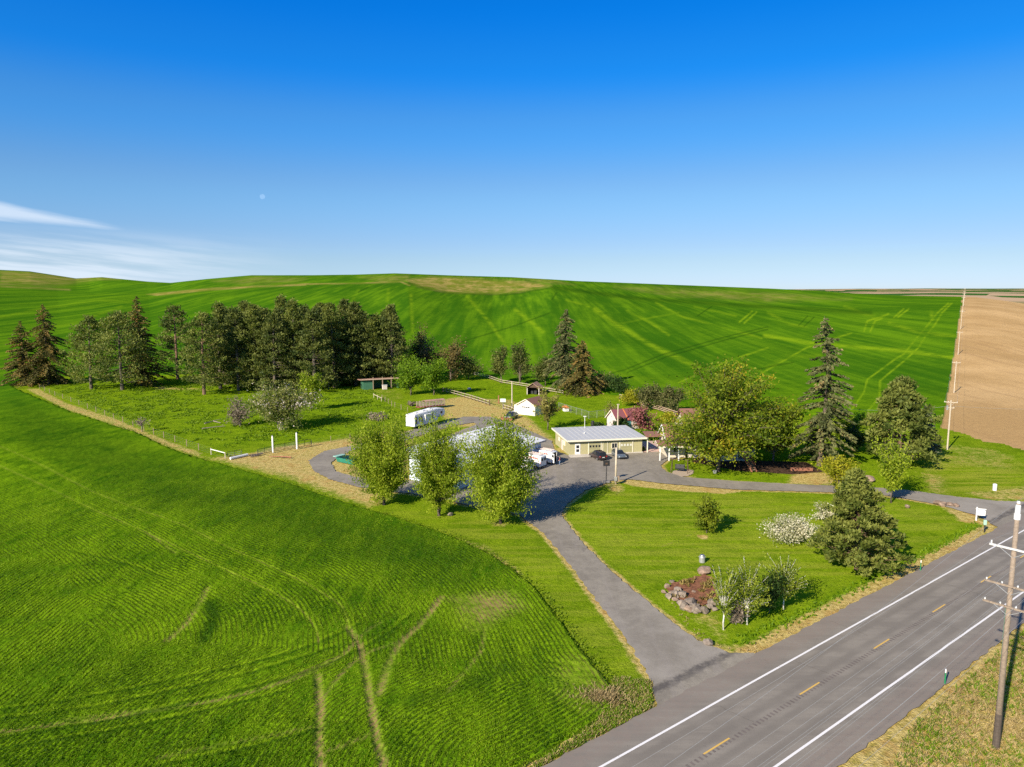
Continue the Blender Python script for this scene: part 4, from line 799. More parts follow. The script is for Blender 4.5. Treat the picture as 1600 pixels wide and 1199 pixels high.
# left pasture
BL('flowering_shrub', 'wide pale pink and white flowering thicket in the pasture', 'shrub', 434, 670, 600, 128, .0, L_LIL, M_DEAD, 93, 110, 10500, .36, 'dome', up=.2, tr=.010, lobes=13, sig=.05)
BL('shrub', 'greyish twiggy shrub left of the flowering thicket', 'shrub', 374, 666, 620, 58, .0, L_TWIG, M_DEAD, 94, 44, 1900, .30, 'round', tr=.012)
BL('shrub', 'green leafy shrub behind the right of the flowering thicket', 'shrub', 486, 641, 586, 44, .06, L_ELM, M_BARK, 95, 50, 3800, .36, 'round', lobes=6)
BL('fruit_tree', 'small gnarled fruit tree with pale stem below the grove', 'tree', 514, 609, 582, 34, .3, L_JUN, M_DEAD, 96, 36, 1300, .32, 'dome', up=.3)
BL('shrub', 'pinkish leafless shrub behind the open livestock shed', 'shrub', 606, 588, 560, 46, .02, L_TWIG, M_DEAD, 97, 44, 1900, .36, 'dome', lobes=5)
BL('dead_tree', 'low gnarled dead tree beside the wire fence', 'tree', 222, 675, 652, 26, .34, L_TWIG, M_DEAD, 98, 26, 300, .22, 'dome', up=.2, tr=.05)
BL('shrub', 'dry brush heap between the pasture and the trailer', 'shrub', 590, 657, 648, 40, .0, L_TWIG, M_DEAD, 99, 34, 1300, .30, 'dome', tr=.01)
BL('shrub', 'small dark bush left of the rusty stock trailer', 'shrub', 643, 635, 627, 14, .0, L_TWIG, M_DEAD, 100, 20, 600, .28, 'dome', tr=.01)
# ------------------------------------------------------------------ materials of built things
WHITE = plain('white_paint', (.78, .77, .74), .55, .06); WHITEV = plain('white_vehicle_paint', (.82, .82, .80), .3, .04, coat=.4); ROOFW = plain('white_roof_membrane', (.68, .68, .68), .6, .12, .8)
SHADEW = plain('shade_blue_wall', (.60, .68, .76), .7, .08); TEAL = plain('teal_panel', (.10, .32, .36), .6, .2); SAGE = plain('sage_green_siding', (.40, .37, .20), .75, .08); SAGED = plain('sage_green_door', (.35, .33, .18), .6, .08); CREAM = plain('cream_trim', (.76, .71, .56), .6, .06)  # workshop wall colour carries the bluish tint of its shaded side
GREYR = plain('grey_metal_roof', (.48, .48, .47), .5, .08); GLASS = plain('dark_glass', (.018, .022, .03), .08, .1, spec=.6); BLIND = plain('window_blind', (.62, .62, .55), .6, .08); BEIGE = plain('beige_siding', (.62, .55, .42), .75, .08)
BRNR = plain('brown_shingles', (.23, .115, .085), .85, .2, 6, bump=.4); REDR = plain('maroon_shingles', (.22, .075, .085), .8, .15, 6, bump=.3); PINKW = plain('pale_pink_wall', (.66, .57, .52), .75, .07); RUST = plain('rusty_red_metal', (.30, .10, .07), .7, .35); RUSTR = plain('rusty_roof', (.40, .24, .18), .75, .3)
GRNW = plain('dark_green_siding', (.05, .15, .09), .75, .15); DARKI = plain('dark_interior', (.03, .026, .022), .9, .3); WOOD = plain('weathered_timber', (.30, .22, .15), .85, .25, 3); WOODD = plain('dark_timber', (.10, .065, .045), .85, .3, 3); REDW = plain('red_brown_timber', (.30, .13, .075), .8, .25, 3)
PALEW = plain('pale_weathered_rail', (.50, .43, .32), .8, .18, 3); PINKR = plain('pinkish_rail', (.55, .38, .28), .8, .2, 3); BRICK = plain('red_brick', (.34, .14, .09), .85, .3, 9, bump=.3); PAVE = plain('pink_paving', (.55, .38, .31), .85, .15, 2); CONC = plain('concrete', (.50, .46, .40), .85, .12)
STEEL = plain('galvanised_steel', (.45, .45, .44), .45, .15, metal=.5); BLACKM = plain('black_metal', (.03, .03, .032), .5, .2); RUBBER = plain('tyre_rubber', (.022, .022, .022), .85, .2); RIM = plain('alloy_rim', (.45, .45, .46), .35, .1, metal=.7); TREATED = plain('weathered_pole_wood', (.27, .21, .155), .9, .25, 5, bump=.4); POLEP = plain('pale_pole_wood', (.52, .44, .33), .85, .2, 4)
REDL = plain('red_lens', (.45, .02, .02), .2, .1, spec=.6); CLEARL = plain('headlamp_glass', (.72, .74, .76), .15, .05, spec=.6); MAROON = plain('maroon_car_paint', (.028, .015, .017), .22, .1, coat=.8, spec=.5); BLUEG = plain('blue_grey_car_paint', (.10, .125, .15), .22, .1, coat=.8, spec=.5); NAVY = plain('dark_blue_paint', (.025, .035, .065), .25, .1, coat=.7, spec=.5)
GREEND = plain('teal_green_paint', (.03, .22, .15), .6, .15); ORANGE = plain('orange_roof', (.62, .20, .06), .7, .15); REDTXT = plain('red_lettering', (.62, .07, .06), .5, .15); CERAM = plain('insulator_porcelain', (.70, .70, .68), .25, .05, spec=.5); WIREM = plain('aluminium_wire', (.36, .36, .34), .5, .05); STONE = plain('grey_basalt', (.235, .19, .15), .9, .5, 2, bump=.9); STONEB = plain('brown_basalt', (.26, .185, .135), .9, .5, 2, bump=.9)
GRN2 = plain('marker_green', (.02, .22, .08), .5, .1); PGREEN = plain('pale_green_box', (.38, .58, .45), .6, .08); MINT = plain('pale_board', (.62, .74, .70), .6, .08)

def face_z(name, mat, parent, x0, x1, y, z0, z1, t=.06, bevel=0):
    """a panel on a wall that faces -y"""
    return MB().box(((x0 + x1) / 2, y, (z0 + z1) / 2), (x1 - x0, t, z1 - z0)).build(name, mat, parent, bevel)
def window(parent, x0, x1, y, z0, z1, frame=WHITE, glass=GLASS, bars=1):
    M = MB(); b_ = .09
    for (a, c, d_, e) in ((x0, x1, z0, z0 + b_), (x0, x1, z1 - b_, z1), (x0, x0 + b_, z0 + b_, z1 - b_), (x1 - b_, x1, z0 + b_, z1 - b_)): M.box(((a + c) / 2, y - .04, (d_ + e) / 2), (c - a, .10, e - d_))
    for k in range(1, bars + 1): xx_ = x0 + (x1 - x0) * k / (bars + 1); M.box((xx_, y - .035, (z0 + z1) / 2), (.05, .07, z1 - z0 - 2 * b_))
    o = M.build('window', frame, parent); face_z('pane', glass, o, x0 + b_, x1 - b_, y - .012, z0 + b_, z1 - b_, .03); return o
def window_x(parent, x, y0, y1, z0, z1, frame=WHITE, glass=GLASS):
    M = MB(); b_ = .09; s = 1 if x > 0 else -1
    for (a, c, d_, e) in ((y0, y1, z0, z0 + b_), (y0, y1, z1 - b_, z1), (y0, y0 + b_, z0 + b_, z1 - b_), (y1 - b_, y1, z0 + b_, z1 - b_)): M.box((x + s * .04, (a + c) / 2, (d_ + e) / 2), (.10, c - a, e - d_))
    o = M.build('window', frame, parent); MB().box((x + s * .012, (y0 + y1) / 2, (z0 + z1) / 2), (.03, y1 - y0 - 2 * b_, z1 - z0 - 2 * b_)).build('pane', glass, o); return o

# ---- white flat-roofed workshop (local x along its long front, -y to the yard)
a_, c_ = P(853, 688, 4.0).xy, P(718, 731, 4.0).xy
d_ = (a_ - c_).normalized(); rz = math.atan2(d_.y, d_.x); LEN = (a_ - c_).length; DEP = 12.5
t = thing('workshop', 'big low building with a white roof and walls tinted shade blue behind the elms', 'building', (c_.x, c_.y, 0), rz)
o_ = .7
M = MB(); M.add([(o_, o_, 0), (LEN - o_, o_, 0), (LEN - o_, DEP - o_, 0), (o_, DEP - o_, 0), (o_, o_, 3.75), (LEN - o_, o_, 3.75), (LEN - o_, DEP - o_, 5.2), (o_, DEP - o_, 5.2)],
    [(0, 1, 5, 4), (1, 2, 6, 5), (2, 3, 7, 6), (3, 0, 4, 7), (0, 3, 2, 1), (4, 5, 6, 7)]); M.build('wall', SHADEW, t)
M = MB(); M.prism([(0, 3.72), (0, 4.0), (DEP, 5.6), (DEP, 5.3)], 0, LEN, 'x'); rf = M.build('roof', ROOFW, t, .02)
M = MB().box((LEN / 2, -.03, 3.85), (LEN + .06, .05, .30)); M.build('fascia', plain('fascia_board', (.45, .40, .36), .7), t)
for k in range(5):                                    # roof seams
    M = MB(); x = LEN * (k + 1) / 6; M.add([(x - .03, 0, 4.0), (x + .03, 0, 4.0), (x + .03, DEP, 5.6), (x - .03, DEP, 5.6), (x - .03, 0, 4.03), (x + .03, 0, 4.03), (x + .03, DEP, 5.63), (x - .03, DEP, 5.63)], [(4, 5, 6, 7), (0, 4, 7, 3), (1, 2, 6, 5), (0, 1, 5, 4)]); M.build('roof_seam', ROOFW, rf)
M = MB().tube([(5, 10.5, 5.2), (5, 10.5, 7.2)], .11, 8).tube([(5, 10.5, 7.1), (5, 10.5, 7.5)], .2, 8); M.build('chimney_pipe', WHITE, rf)
M = MB().tube([(19, 11.3, 5.3), (19, 11.3, 6.9)], .06, 8); M.build('vent_pipe', STEEL, rf)
M = MB().box((24, 10.2, 5.42), (1.1, .8, .4)); M.build('roof_vent', WHITE, rf, .08)
for x0, x1, m_ in ((3, 6.4, WHITE), (9.5, 12.9, WHITE), (16, 18.6, TEAL)): face_z('roller_door', m_, t, x0, x1, o_ - .02, .05, 3.0)
face_z('door', RUST, t, 21.6, 22.6, o_ - .02, .05, 2.3); window(t, 23.3, 24.9, o_ - .02, 1.1, 2.2)

# ---- sage green double garage
a_, c_ = P(890, 713).xy, P(1003, 708).xy; d_ = (c_ - a_).normalized(); rz = math.atan2(d_.y, d_.x); LEN = (c_ - a_).length; DEP = 11.5
t = thing('garage', 'sage green double garage with a flat grey roof at the yard', 'garage', (a_.x, a_.y, 0), rz)
M = MB().box((LEN / 2, DEP / 2, 1.45), (LEN, DEP, 2.9)); M.build('wall', SAGE, t)
M = MB().prism([(-.7, 2.98), (DEP + .5, 3.2), (DEP + .5, 3.5), (-.7, 3.28)], -.7, LEN + .7, 'x'); rf = M.build('roof', GREYR, t, .02)
M = MB().box((LEN / 2, -.73, 3.13), (LEN + 1.5, .06, .34)).box((-.73, DEP / 2, 3.24), (.06, DEP + 1.2, .3), rx=.018).box((LEN + .73, DEP / 2, 3.24), (.06, DEP + 1.2, .3), rx=.018); M.build('fascia', CREAM, t)
for k in range(1, 14): M = MB().bar((k * LEN / 14, -.68, 3.30), (k * LEN / 14, DEP + .45, 3.52), .05, .05); M.build('roof_seam', GREYR, rf)
M = MB().tube([(6.2, 10.4, 3.4), (6.2, 10.4, 6.0)], .05, 6).box((6.2, 10.4, 6.05), (.6, .3, .12)); M.build('vent_pipe', WHITE, rf)
M = MB().tube([(4.5, 5, 3.3), (4.5, 5, 3.75)], .09, 8); M.build('vent_pipe', WHITE, rf)
M = MB().box((LEN / 2, -.12, .12), (LEN + .3, .24, .24)); M.build('footing', CONC, t)
dr_ = face_z('entry_door', WHITE, t, 1.1, 2.2, -.03, .25, 2.4); face_z('pane', GLASS, dr_, 1.35, 1.95, -.07, 1.5, 2.1, .03); face_z('pane', GLASS, dr_, 1.35, 1.95, -.07, .75, 1.3, .03)
for x0, x1, gl in ((4.0, 6.5, GLASS), (10.6, 13.2, BLIND)):
    gd = face_z('garage_door', SAGED, t, x0, x1, -.03, .1, 2.55)
    for k in range(4): w4 = (x1 - x0) / 4; face_z('pane', gl, gd, x0 + k * w4 + .12, x0 + (k + 1) * w4 - .12, -.07, 1.55, 1.98, .03)
    for z in (.7, 1.32, 1.95): face_z('panel_joint', plain('dark_joint_line', (.20, .20, .09), .8), gd, x0, x1, -.062, z - .015, z + .015, .01)  # dark olive lines along the door panel joints
    for xx_ in (x0 - .08, x1 + .08): MB().box((xx_, -.04, 1.33), (.16, .12, 2.6)).build('door_trim', CREAM, t)
face_z('side_door', SAGED, t, 7.0, 7.85, -.03, .1, 2.3); window(t, 8.75, 10.0, -.02, 1.15, 2.3, CREAM)
for xx_ in (7.9, 6.95): MB().box((xx_, -.05, 1.2), (.1, .1, 2.4)).build('door_trim', CREAM, t)
window_x(t, -.01, 7.6, 8.6, 1.4, 2.2, CREAM, BLIND); window_x(t, -.01, 3.4, 4.6, 1.3, 2.3, CREAM, BLIND); MB().box((-.05, 5.6, 1.1), (.12, .9, 2.1)).build('meter_box', PINKW, t)
sheet('paving', [p for p in PW([(1003, 708), (1052, 706), (1050, 690), (1000, 690)])], .055, PAVE)
M = MB().box((2.0, -1.1, .12), (4.6, 1.4, .24)); o = M.build('doorstep', CONC); o.location = (a_.x, a_.y, 0); o.rotation_euler.z = rz; tag(o, 'pale concrete doorstep along the left front of the green garage', 'step')

# ---- gabled sheds and cottage: local x across the gable, -y to the front
def gabled(name, label, loc, rz, w_, dp, hw_, hr, wall, roof, ov=.35, cat='shed'):
    t = thing(name, label, cat, loc, rz)
    M = MB().prism([(-w_ / 2, 0), (w_ / 2, 0), (w_ / 2, hw_), (0, hr), (-w_ / 2, hw_)], 0, dp, 'y'); M.build('wall', wall, t)
    k = (hr - hw_) / (w_ / 2); M = MB()
    for s in (-1, 1): M.prism([(0, hr + .02), (s * (w_ / 2 + ov), hw_ - k * ov + .02), (s * (w_ / 2 + ov), hw_ - k * ov + .17), (0, hr + .17)], -ov, dp + ov, 'y')
    M.build('roof', roof, t); M = MB()
    for s in (-1, 1): M.bar((0, -ov - .03, hr + .06), (s * (w_ / 2 + ov), -ov - .03, hw_ - k * ov + .06), .06, .2)
    M.build('gable_trim', CREAM if roof is not RUSTR else PINKR, t); return t
a_, c_ = P(811, 648).xy, P(833, 650.5).xy; d_ = c_ - a_
t = gabled('small_garage', 'small cream gabled garage with a white roll-up door', ((a_ + c_) / 2).to_3d(), math.atan2(d_.y, d_.x) + .02, 5.6, 6.5, 2.7, 4.2, CREAM, BRNR)
dr_ = face_z('garage_door', WHITE, t, -1.35, 1.35, -.03, .05, 2.5)
for k in range(4): face_z('pane', GLASS, dr_, -1.2 + k * .62, -.72 + k * .62, -.07, 1.95, 2.3, .03)
M = MB().box((-3.3, .3, 1.25), (1.0, .6, 2.5)); M.build('side_wall', CREAM, t)
a_, c_ = P(825, 617).xy, P(841, 618).xy; d_ = c_ - a_
t = thing('open_shed', 'small dark open-fronted shed with a rusty gabled roof by the back fence', 'shed', ((a_ + c_) / 2).to_3d(), math.atan2(d_.y, d_.x) + .12)
w_, hw_, hr, dp = 3.9, 2.3, 3.7, 4.2; M = MB()
for x in (-w_ / 2, w_ / 2): M.box((x, dp / 2, hw_ / 2), (.12, dp, hw_))
M.box((0, dp, hw_ / 2), (w_, .12, hw_)).prism([(-w_ / 2, hw_), (w_ / 2, hw_), (0, hr)], 0, .12, 'y').prism([(-w_ / 2, hw_), (w_ / 2, hw_), (0, hr)], dp - .1, dp, 'y'); M.build('wall', WOODD, t); M = MB()
for s in (-1, 1): M.prism([(0, hr + .02), (s * (w_ / 2 + .35), hw_ - .23), (s * (w_ / 2 + .35), hw_ - .1), (0, hr + .15)], -.5, dp + .3, 'y')
M.build('roof', RUSTR, t)
for s in (-1, 1): MB().box((s * w_ / 2, -.08, hw_ / 2), (.2, .16, hw_)).build('post', PINKW, t)
MB().box((.5, 1.6, .6), (.9, 1.2, 1.2)).box((-.8, 2, .5), (.8, .8, 1)).build('stored_crate', BLACKM, t)
a_, c_ = P(946, 668).xy, P(966, 673).xy; d_ = c_ - a_; hr = 4.4
t = gabled('cottage', 'little pale cottage with a maroon gabled roof behind the green garage', ((a_ + c_) / 2).to_3d(), math.atan2(d_.y, d_.x) - .15, 4.6, 6.2, 2.5, 4.5, PINKW, REDR, cat='cottage')
window(t, -.3, .3, -.02, 2.7, 3.3); window_x(t, 2.31, 1.2, 2.2, .9, 2.0, CREAM); MB().box((2.33, 3.4, 1.05), (.08, .95, 2.1)).build('door', TEAL, t)
M = MB().bar((0, 3, 4.72), (2.6, 3, 2.42), .25, .08); M.build('roof_ridge_strip', ORANGE, t)

# ---- open livestock shed
a_, c_ = P(568, 610).xy, P(622, 607).xy; d_ = c_ - a_; LEN = d_.length
t = thing('livestock_shed', 'dark green open-fronted livestock shed with a rust-edged flat roof', 'shed', a_.to_3d(), math.atan2(d_.y, d_.x) - .02)
M = MB().box((.06, 2.2, 1.5), (.12, 4.4, 3.0)).box((1.6, .05, 1.5), (3.2, .12, 3.0)).box((LEN / 2, 4.4, 1.5), (LEN, .12, 3.0)).box((LEN, 2.2, 1.5), (.12, 4.4, 3.0)); M.build('wall', GRNW, t)
M = MB().prism([(-.7, 3.35), (-.7, 3.6), (5, 3.2), (5, 2.98)], -1.2, LEN + .8, 'x'); M.build('roof', RUSTR, t)
M = MB().box((LEN / 2, -.73, 3.47), (LEN + 2, .06, .26)); M.build('fascia', PINKR, t)
for x in (3.2, 6.4, 9.4): MB().box((x, -.55, 2.1), (.26, .26, 4.2)).build('post', WOOD, t)
M = MB().box((6.9, -1.3, .7), (1.5, 1.0, 1.4)); M.build('feed_box', PINKW, t, .03); MB().box((6.9, -1.3, 1.44), (1.7, 1.2, .08)).build('feed_box_lid', WHITE, t)

# ---- farmhouse behind the maple
a_ = P(1075, 716).xy
t = thing('farmhouse', 'beige farmhouse with brown gabled roofs and a porch behind the huge maple', 'house', a_.to_3d(), math.radians(3))
hx = 13.5; M = MB().box((hx / 2, 5, 2.6), (hx, 10, 5.2)); M.prism([(3.8, 5.2), (9.2, 5.2), (6.5, 8.3)], -1.0, 5, 'y'); M.box((6.5, -.5, 2.6), (5.4, 1, 5.2)); M.prism([(0, 5.2), (10, 5.2), (5, 8.8)], 0, hx, 'x'); M.build('wall', BEIGE, t)
M = MB()
for s in (0, 1):
    y0, y1 = (-.6, 5) if s == 0 else (10.6, 5); M.prism([(y0, 4.95), (y1, 8.92), (y1, 9.1), (y0, 5.13)], -.6, hx + .6, 'x')
for s in (-1, 1): M.prism([(6.5, 8.4), (6.5 + s * 3.3, 4.85), (6.5 + s * 3.3, 5.0), (6.5, 8.58)], -1.6, 5.2, 'y')
rf = M.build('roof', BRNR, t)
M = MB().box((7.6, 4.2, 9.6), (.8, .8, 2.4)); M.box((7.6, 4.2, 10.85), (.95, .95, .15)); M.build('chimney', BRICK, rf)
M = MB()
for s in (-1, 1): M.bar((6.5, -1.63, 8.45), (6.5 + s * 3.3, -1.63, 4.9), .06, .28)
M.build('gable_trim', WHITE, t); M = MB().prism([(4.6, 6.15), (8.4, 6.15), (6.5, 8.2)], -1.08, -1.02, 'y'); M.build('gable_shingles', REDW, t)
window(t, 5.9, 7.1, -1.02, 5.0, 6.0); window(t, 5.6, 7.4, -1.02, 1.2, 2.8); window(t, 10.4, 11.6, -.02, 3.2, 4.6); window(t, 1.4, 2.8, -.02, 3.2, 4.6)
M = MB().prism([(11.2, 6.2), (13.2, 6.2), (13.2, 7.6), (12.2, 8.2), (11.2, 7.6)], 1.2, 4.5, 'y'); M.build('dormer', WHITE, t)
M = MB().prism([(-3.2, 2.9), (-.2, 3.9), (-.2, 4.05), (-3.2, 3.05)], 3.2, 10.6, 'x'); M.build('porch_roof', BRNR, t)
for x in (3.6, 6.2, 8.8, 10.3): MB().box((x, -2.9, 1.45), (.16, .16, 2.9)).build('porch_post', WHITE, t)
face_z('front_door', REDW, t, 8.9, 9.9, -.03, .3, 2.5); MB().box((6.9, -1.5, .15), (7.4, 3.2, .3)).build('porch_floor', CONC, t); MB().box((6.5, -3.0, .75), (3.4, .06, .5)).build('porch_railing', WHITE, t)
# left wing with its own roofs
M = MB().box((-2.3, 3.5, 1.6), (3.6, 6.5, 3.2)); M.prism([(.25, 3.2), (6.75, 3.2), (3.5, 5.9)], -4.1, -.5, 'x'); M.build('wing_wall', BEIGE, t)
M = MB()
for s in (-1, 1): M.prism([(3.5, 6.0), (3.5 + s * 3.8, 2.95), (3.5 + s * 3.8, 3.1), (3.5, 6.17)], -4.5, -.2, 'x')
M.build('wing_roof', BRNR, t)
M = MB()
for s in (-1, 1): M.bar((-4.53, 3.5, 6.06), (-4.53, 3.5 + s * 3.8, 3.02), .06, .26)
M.build('wing_gable_trim', WHITE, t)
M = MB().prism([(-2.6, 2.75), (.2, 3.5), (.2, 3.62), (-2.6, 2.87)], -6.6, -1.2, 'x'); M.build('carport_roof', BRNR, t); M = MB().box((-3.9, -2.63, 2.8), (5.5, .06, .24)).box((-6.63, -1.2, 3.1), (.06, 2.8, .22), rx=.27); M.build('carport_fascia', CREAM, t)
for x in (-6.3, -4.5, -2.6): MB().box((x, -2.4, 1.4), (.2, .2, 2.8)).build('carport_post', WHITE, t)
M = MB().prism([(4.6, 3.4), (7.6, 3.8), (7.6, 3.95), (4.6, 3.55)], -7.4, -4.2, 'x'); M.box((-5.8, 4.57, 3.45), (3.3, .06, .22)); M.build('rear_porch_roof', BRNR, t)
MB().box((-7.0, 4.9, 1.7), (.18, .18, 3.4)).build('rear_porch_post', CREAM, t); window(t, -3.0, -1.6, .23, 1.1, 2.2)

# ------------------------------------------------------------------ vehicles (local +x forward)
def wheel(t, x, y, r_, wd=.22, rim=RIM):
    s = 1 if y > 0 else -1
    o = MB().tube([(x, y - wd / 2, r_), (x, y + wd / 2, r_)], r_, 16).build('wheel', RUBBER, t, .02); MB().tube([(x, y + s * (wd / 2 - .02), r_), (x, y + s * (wd / 2 + .015), r_)], r_ * .62, 12).build('rim', rim, o); return o
def sect(x, hw_, z0, z1, c=.12): return [(x, -hw_ + c * .6, z0), (x, hw_ - c * .6, z0), (x, hw_, z0 + c * 1.6), (x, hw_, z1 - c), (x, hw_ - c, z1), (x, -hw_ + c, z1), (x, -hw_, z1 - c), (x, -hw_, z0 + c * 1.6)]
def car(name, label, loc, rz, L_, W_, H_, paint, st, cab, cat='car'):
    """st: body stations (x, half width, bottom, top); cab: glasshouse stations (x, half width at its top, z top)"""
    t = thing(name, label, cat, loc, rz)
    MB().loft([sect(*s) for s in st]).build('body', paint, t, .03, True)
    belt = st[len(st) // 2][3] - .03; hb = W_ / 2 - .04
    r_ = []
    for x, hw_, z in cab: k = (z - belt) / (H_ - belt); h_ = hb + (hw_ - hb) * k; r_.append([(x, -hb, belt - .02), (x, hb, belt - .02), (x, h_, max(z - .05, belt)), (x, h_ - .06, z), (x, -h_ + .06, z), (x, -h_, max(z - .05, belt))])
    MB().loft(r_).build('windows', GLASS, t, .02, False)
    top = [c for c in cab if c[2] > H_ - .12]; M = MB(); M.loft([[(x, -hw_ + .03, z + .0), (x, hw_ - .03, z + .0), (x, hw_ - .09, z + .045), (x, -hw_ + .09, z + .045)] for x, hw_, z in top]); M.build('roof', paint, t, .015)
    M = MB()
    for x in ([top[0][0] + .05, (top[0][0] + top[-1][0]) / 2, top[-1][0] - .05]):
        for s in (-1, 1): M.bar((x, s * (hb + .004), belt), (x * .97, s * (W_ / 2 - .20), H_ - .04), .09, .05)
    M.build('pillar', paint, t)
    xf, xr = L_ / 2, -L_ / 2
    for s in (-1, 1):
        for x in (L_ * .30, -L_ * .30): wheel(t, x, s * (W_ / 2 - .10), .33)
        MB().box((xf - .10, s * (W_ / 2 - .30), st[-2][3] - .16), (.16, .34, .16)).build('headlight', CLEARL, t, .02); MB().box((xr + .06, s * (W_ / 2 - .24), st[1][3] - .14), (.12, .26, .22)).build('tail_light', REDL, t, .02)
        MB().box((L_ * .14, s * (W_ / 2 + .08), belt + .06), (.12, .18, .13)).build('mirror', paint, t, .02)
    MB().box((xr - .005, 0, st[1][3] - .30), (.02, .5, .13)).build('licence_plate', WHITE, t); MB().box((xr + .02, 0, .42), (.1, W_ - .3, .18)).box((xf - .02, 0, .40), (.1, W_ - .3, .2)).build('bumper', BLACKM, t, .02)
    return t
def face_dir(x0, y0, x1, y1): a, c = P(x0, y0), P(x1, y1); return math.atan2(c.y - a.y, c.x - a.x)
suv = [(-2.25, .82, .45, .95), (-2.2, .88, .30, 1.05), (-1.2, .93, .26, 1.08), (.9, .93, .26, 1.05), (1.7, .90, .28, .98), (2.2, .82, .32, .84), (2.28, .70, .42, .72)]
car('parked_suv', 'dark maroon sport utility vehicle facing the left garage door', P(934, 717.5), face_dir(940, 719, 924, 712), 4.55, 1.86, 1.72, MAROON, suv, [(-2.15, .70, 1.1), (-1.85, .68, 1.66), (.2, .70, 1.70), (1.05, .74, 1.1)])
hat = [(-2.1, .80, .45, .90), (-2.05, .86, .28, 1.0), (-1.1, .90, .24, 1.02), (.8, .90, .24, .98), (1.6, .87, .26, .92), (2.1, .78, .30, .78), (2.18, .66, .40, .66)]
car('parked_car', 'dark blue-grey hatchback facing the camera beside the maroon vehicle', P(967, 715.5), face_dir(958, 710, 972, 719), 4.35, 1.80, 1.52, BLUEG, hat, [(-2.0, .68, 1.05), (-1.6, .66, 1.48), (.1, .68, 1.50), (1.1, .74, 1.02)])
# pickup with a blade in front
pk = [(-2.7, .90, .55, 1.05), (-2.65, .94, .48, 1.10), (-.9, .95, .45, 1.12), (.9, .95, .45, 1.14), (1.6, .94, .45, 1.12), (2.5, .90, .50, 1.02), (2.62, .80, .55, .9)]
t = car('pickup_truck', 'dark blue pickup with a rusty blade parked by the small garage', P(799, 655), face_dir(806, 651, 791, 657), 5.3, 1.95, 1.85, NAVY, pk, [(-.75, .72, 1.12), (-.55, .72, 1.80), (.55, .74, 1.83), (1.25, .8, 1.16)], 'pickup')
M = MB().box((-1.75, 0, 1.14), (1.7, 1.6, .05)); M.build('cargo_bed', DARKI, t); M = MB().box((-1.6, 0, 1.4), (1.2, 1.3, .5)); M.build('white_load', WHITE, t, .05)
M = MB().prism([(3.1, .1), (3.25, .1), (3.05, .5), (3.2, .85), (3.05, .85), (2.9, .5)], -1.6, 1.6, 'y'); M.bar((2.5, -.5, .45), (3.0, -.5, .4), .1).bar((2.5, .5, .45), (3.0, .5, .4), .1); M.build('blade', RUST, t)
# three white cargo vans with their backs to the yard
def van(label, rx_, ry_, nose, open_doors):
    p = P(rx_, ry_); rz = nose; t = thing('cargo_van', label, 'van', (p.x, p.y, 0), rz, 'white vans backed up to the workshop')
    st = [(0, .94, .42, 2.3), (.08, .98, .38, 2.42), (2.0, 1.0, .36, 2.5), (4.0, 1.0, .36, 2.46), (4.45, .98, .36, 2.25), (5.1, .96, .36, 1.35), (5.75, .90, .38, 1.05), (5.9, .8, .45, .85)]
    MB().loft([sect(*s) for s in st]).build('body', WHITEV, t, .04, True)
    MB().add([(4.53, -.80, 2.12), (4.53, .80, 2.12), (5.08, .84, 1.42), (5.08, -.84, 1.42)], [(0, 1, 2, 3)]).build('windshield', GLASS, t)
    for s in (-1, 1):
        MB().box((4.45, s * .985, 1.62), (.8, .04, .5)).build('side_window', GLASS, t)
        for x in (1.1, 4.75): wheel(t, x, s * .88, .36)
        MB().box((5.82, s * .62, .8), (.12, .3, .2)).build('headlight', CLEARL, t, .02); MB().box((-.01, s * .88, 1.2), (.06, .14, .5)).build('tail_light', REDL, t, .02)
        M = MB(); x = .7                                  # faded red lettering high on each side
        for k, wd in enumerate((.22, .30, .26, .12, .30, .24, .28, .22)):
            M.box((x + wd / 2, s * 1.008, 2.02), (wd, .03, .30 if k % 3 else .22)); x += wd + .09
        M.build('lettering', REDTXT, t); MB().box((2.2, s * 1.006, 1.62), (3.9, .025, .09)).build('side_stripe', plain('faint_stripe', (.70, .42, .30), .6), t)
    M = MB()                                             # pipe rack along the roof
    for s in (-.55, .0, .5): M.tube([(.3, s, 2.68), (5.0, s, 2.72)], .05, 6)
    for x in (.5, 2.2, 3.8): M.box((x, 0, 2.6), (.06, 1.5, .06)).box((x, .7, 2.52), (.06, .06, .2)).box((x, -.7, 2.52), (.06, .06, .2))
    M.build('roof_rack', plain('orange_white_rack', (.72, .58, .52), .6, .2), t)
    if open_doors:
        MB().box((-.005, 0, 1.4), (.05, 1.6, 1.7)).build('cargo_opening', DARKI, t)
        for s, an in ((-1, .5), (1, 1.9)):
            c = math.cos(an), math.sin(an); hx_, hy_ = 0, s * .9; dx_, dy_ = -math.sin(an) * .82, -s * math.cos(an) * .82 
            q = MB().bar((hx_, hy_, 1.4), (dx_, hy_ + dy_, 1.4), .06, 1.75).build('rear_door', WHITEV, t); MB().bar((dx_ * .15 - .04 * s * 0 - .03, hy_ + dy_ * .15, 1.78), (dx_ * .85 - .03, hy_ + dy_ * .85, 1.78), .08, .5).build('pane', GLASS, q)
    else:
        for s in (-1, 1): q = MB().box((-.02, s * .44, 1.4), (.06, .84, 1.75)).build('rear_door', WHITEV, t); MB().box((-.045, s * .44, 1.78), (.04, .58, .5)).build('pane', GLASS, q)
    MB().box((-.1, 0, .5), (.16, 1.8, .14)).build('bumper', BLACKM, t); return t
NOSE = math.atan2(P(838, 704, 0).y - P(868, 722, 0).y, P(838, 704).x - P(868, 722).x)
NOSE = rzv = math.pi - .66
van('white cargo van with its rear doors swung open beside the person', 866, 726, NOSE, True)
van('white cargo van in the middle of the row of three', 849, 733, NOSE, False)
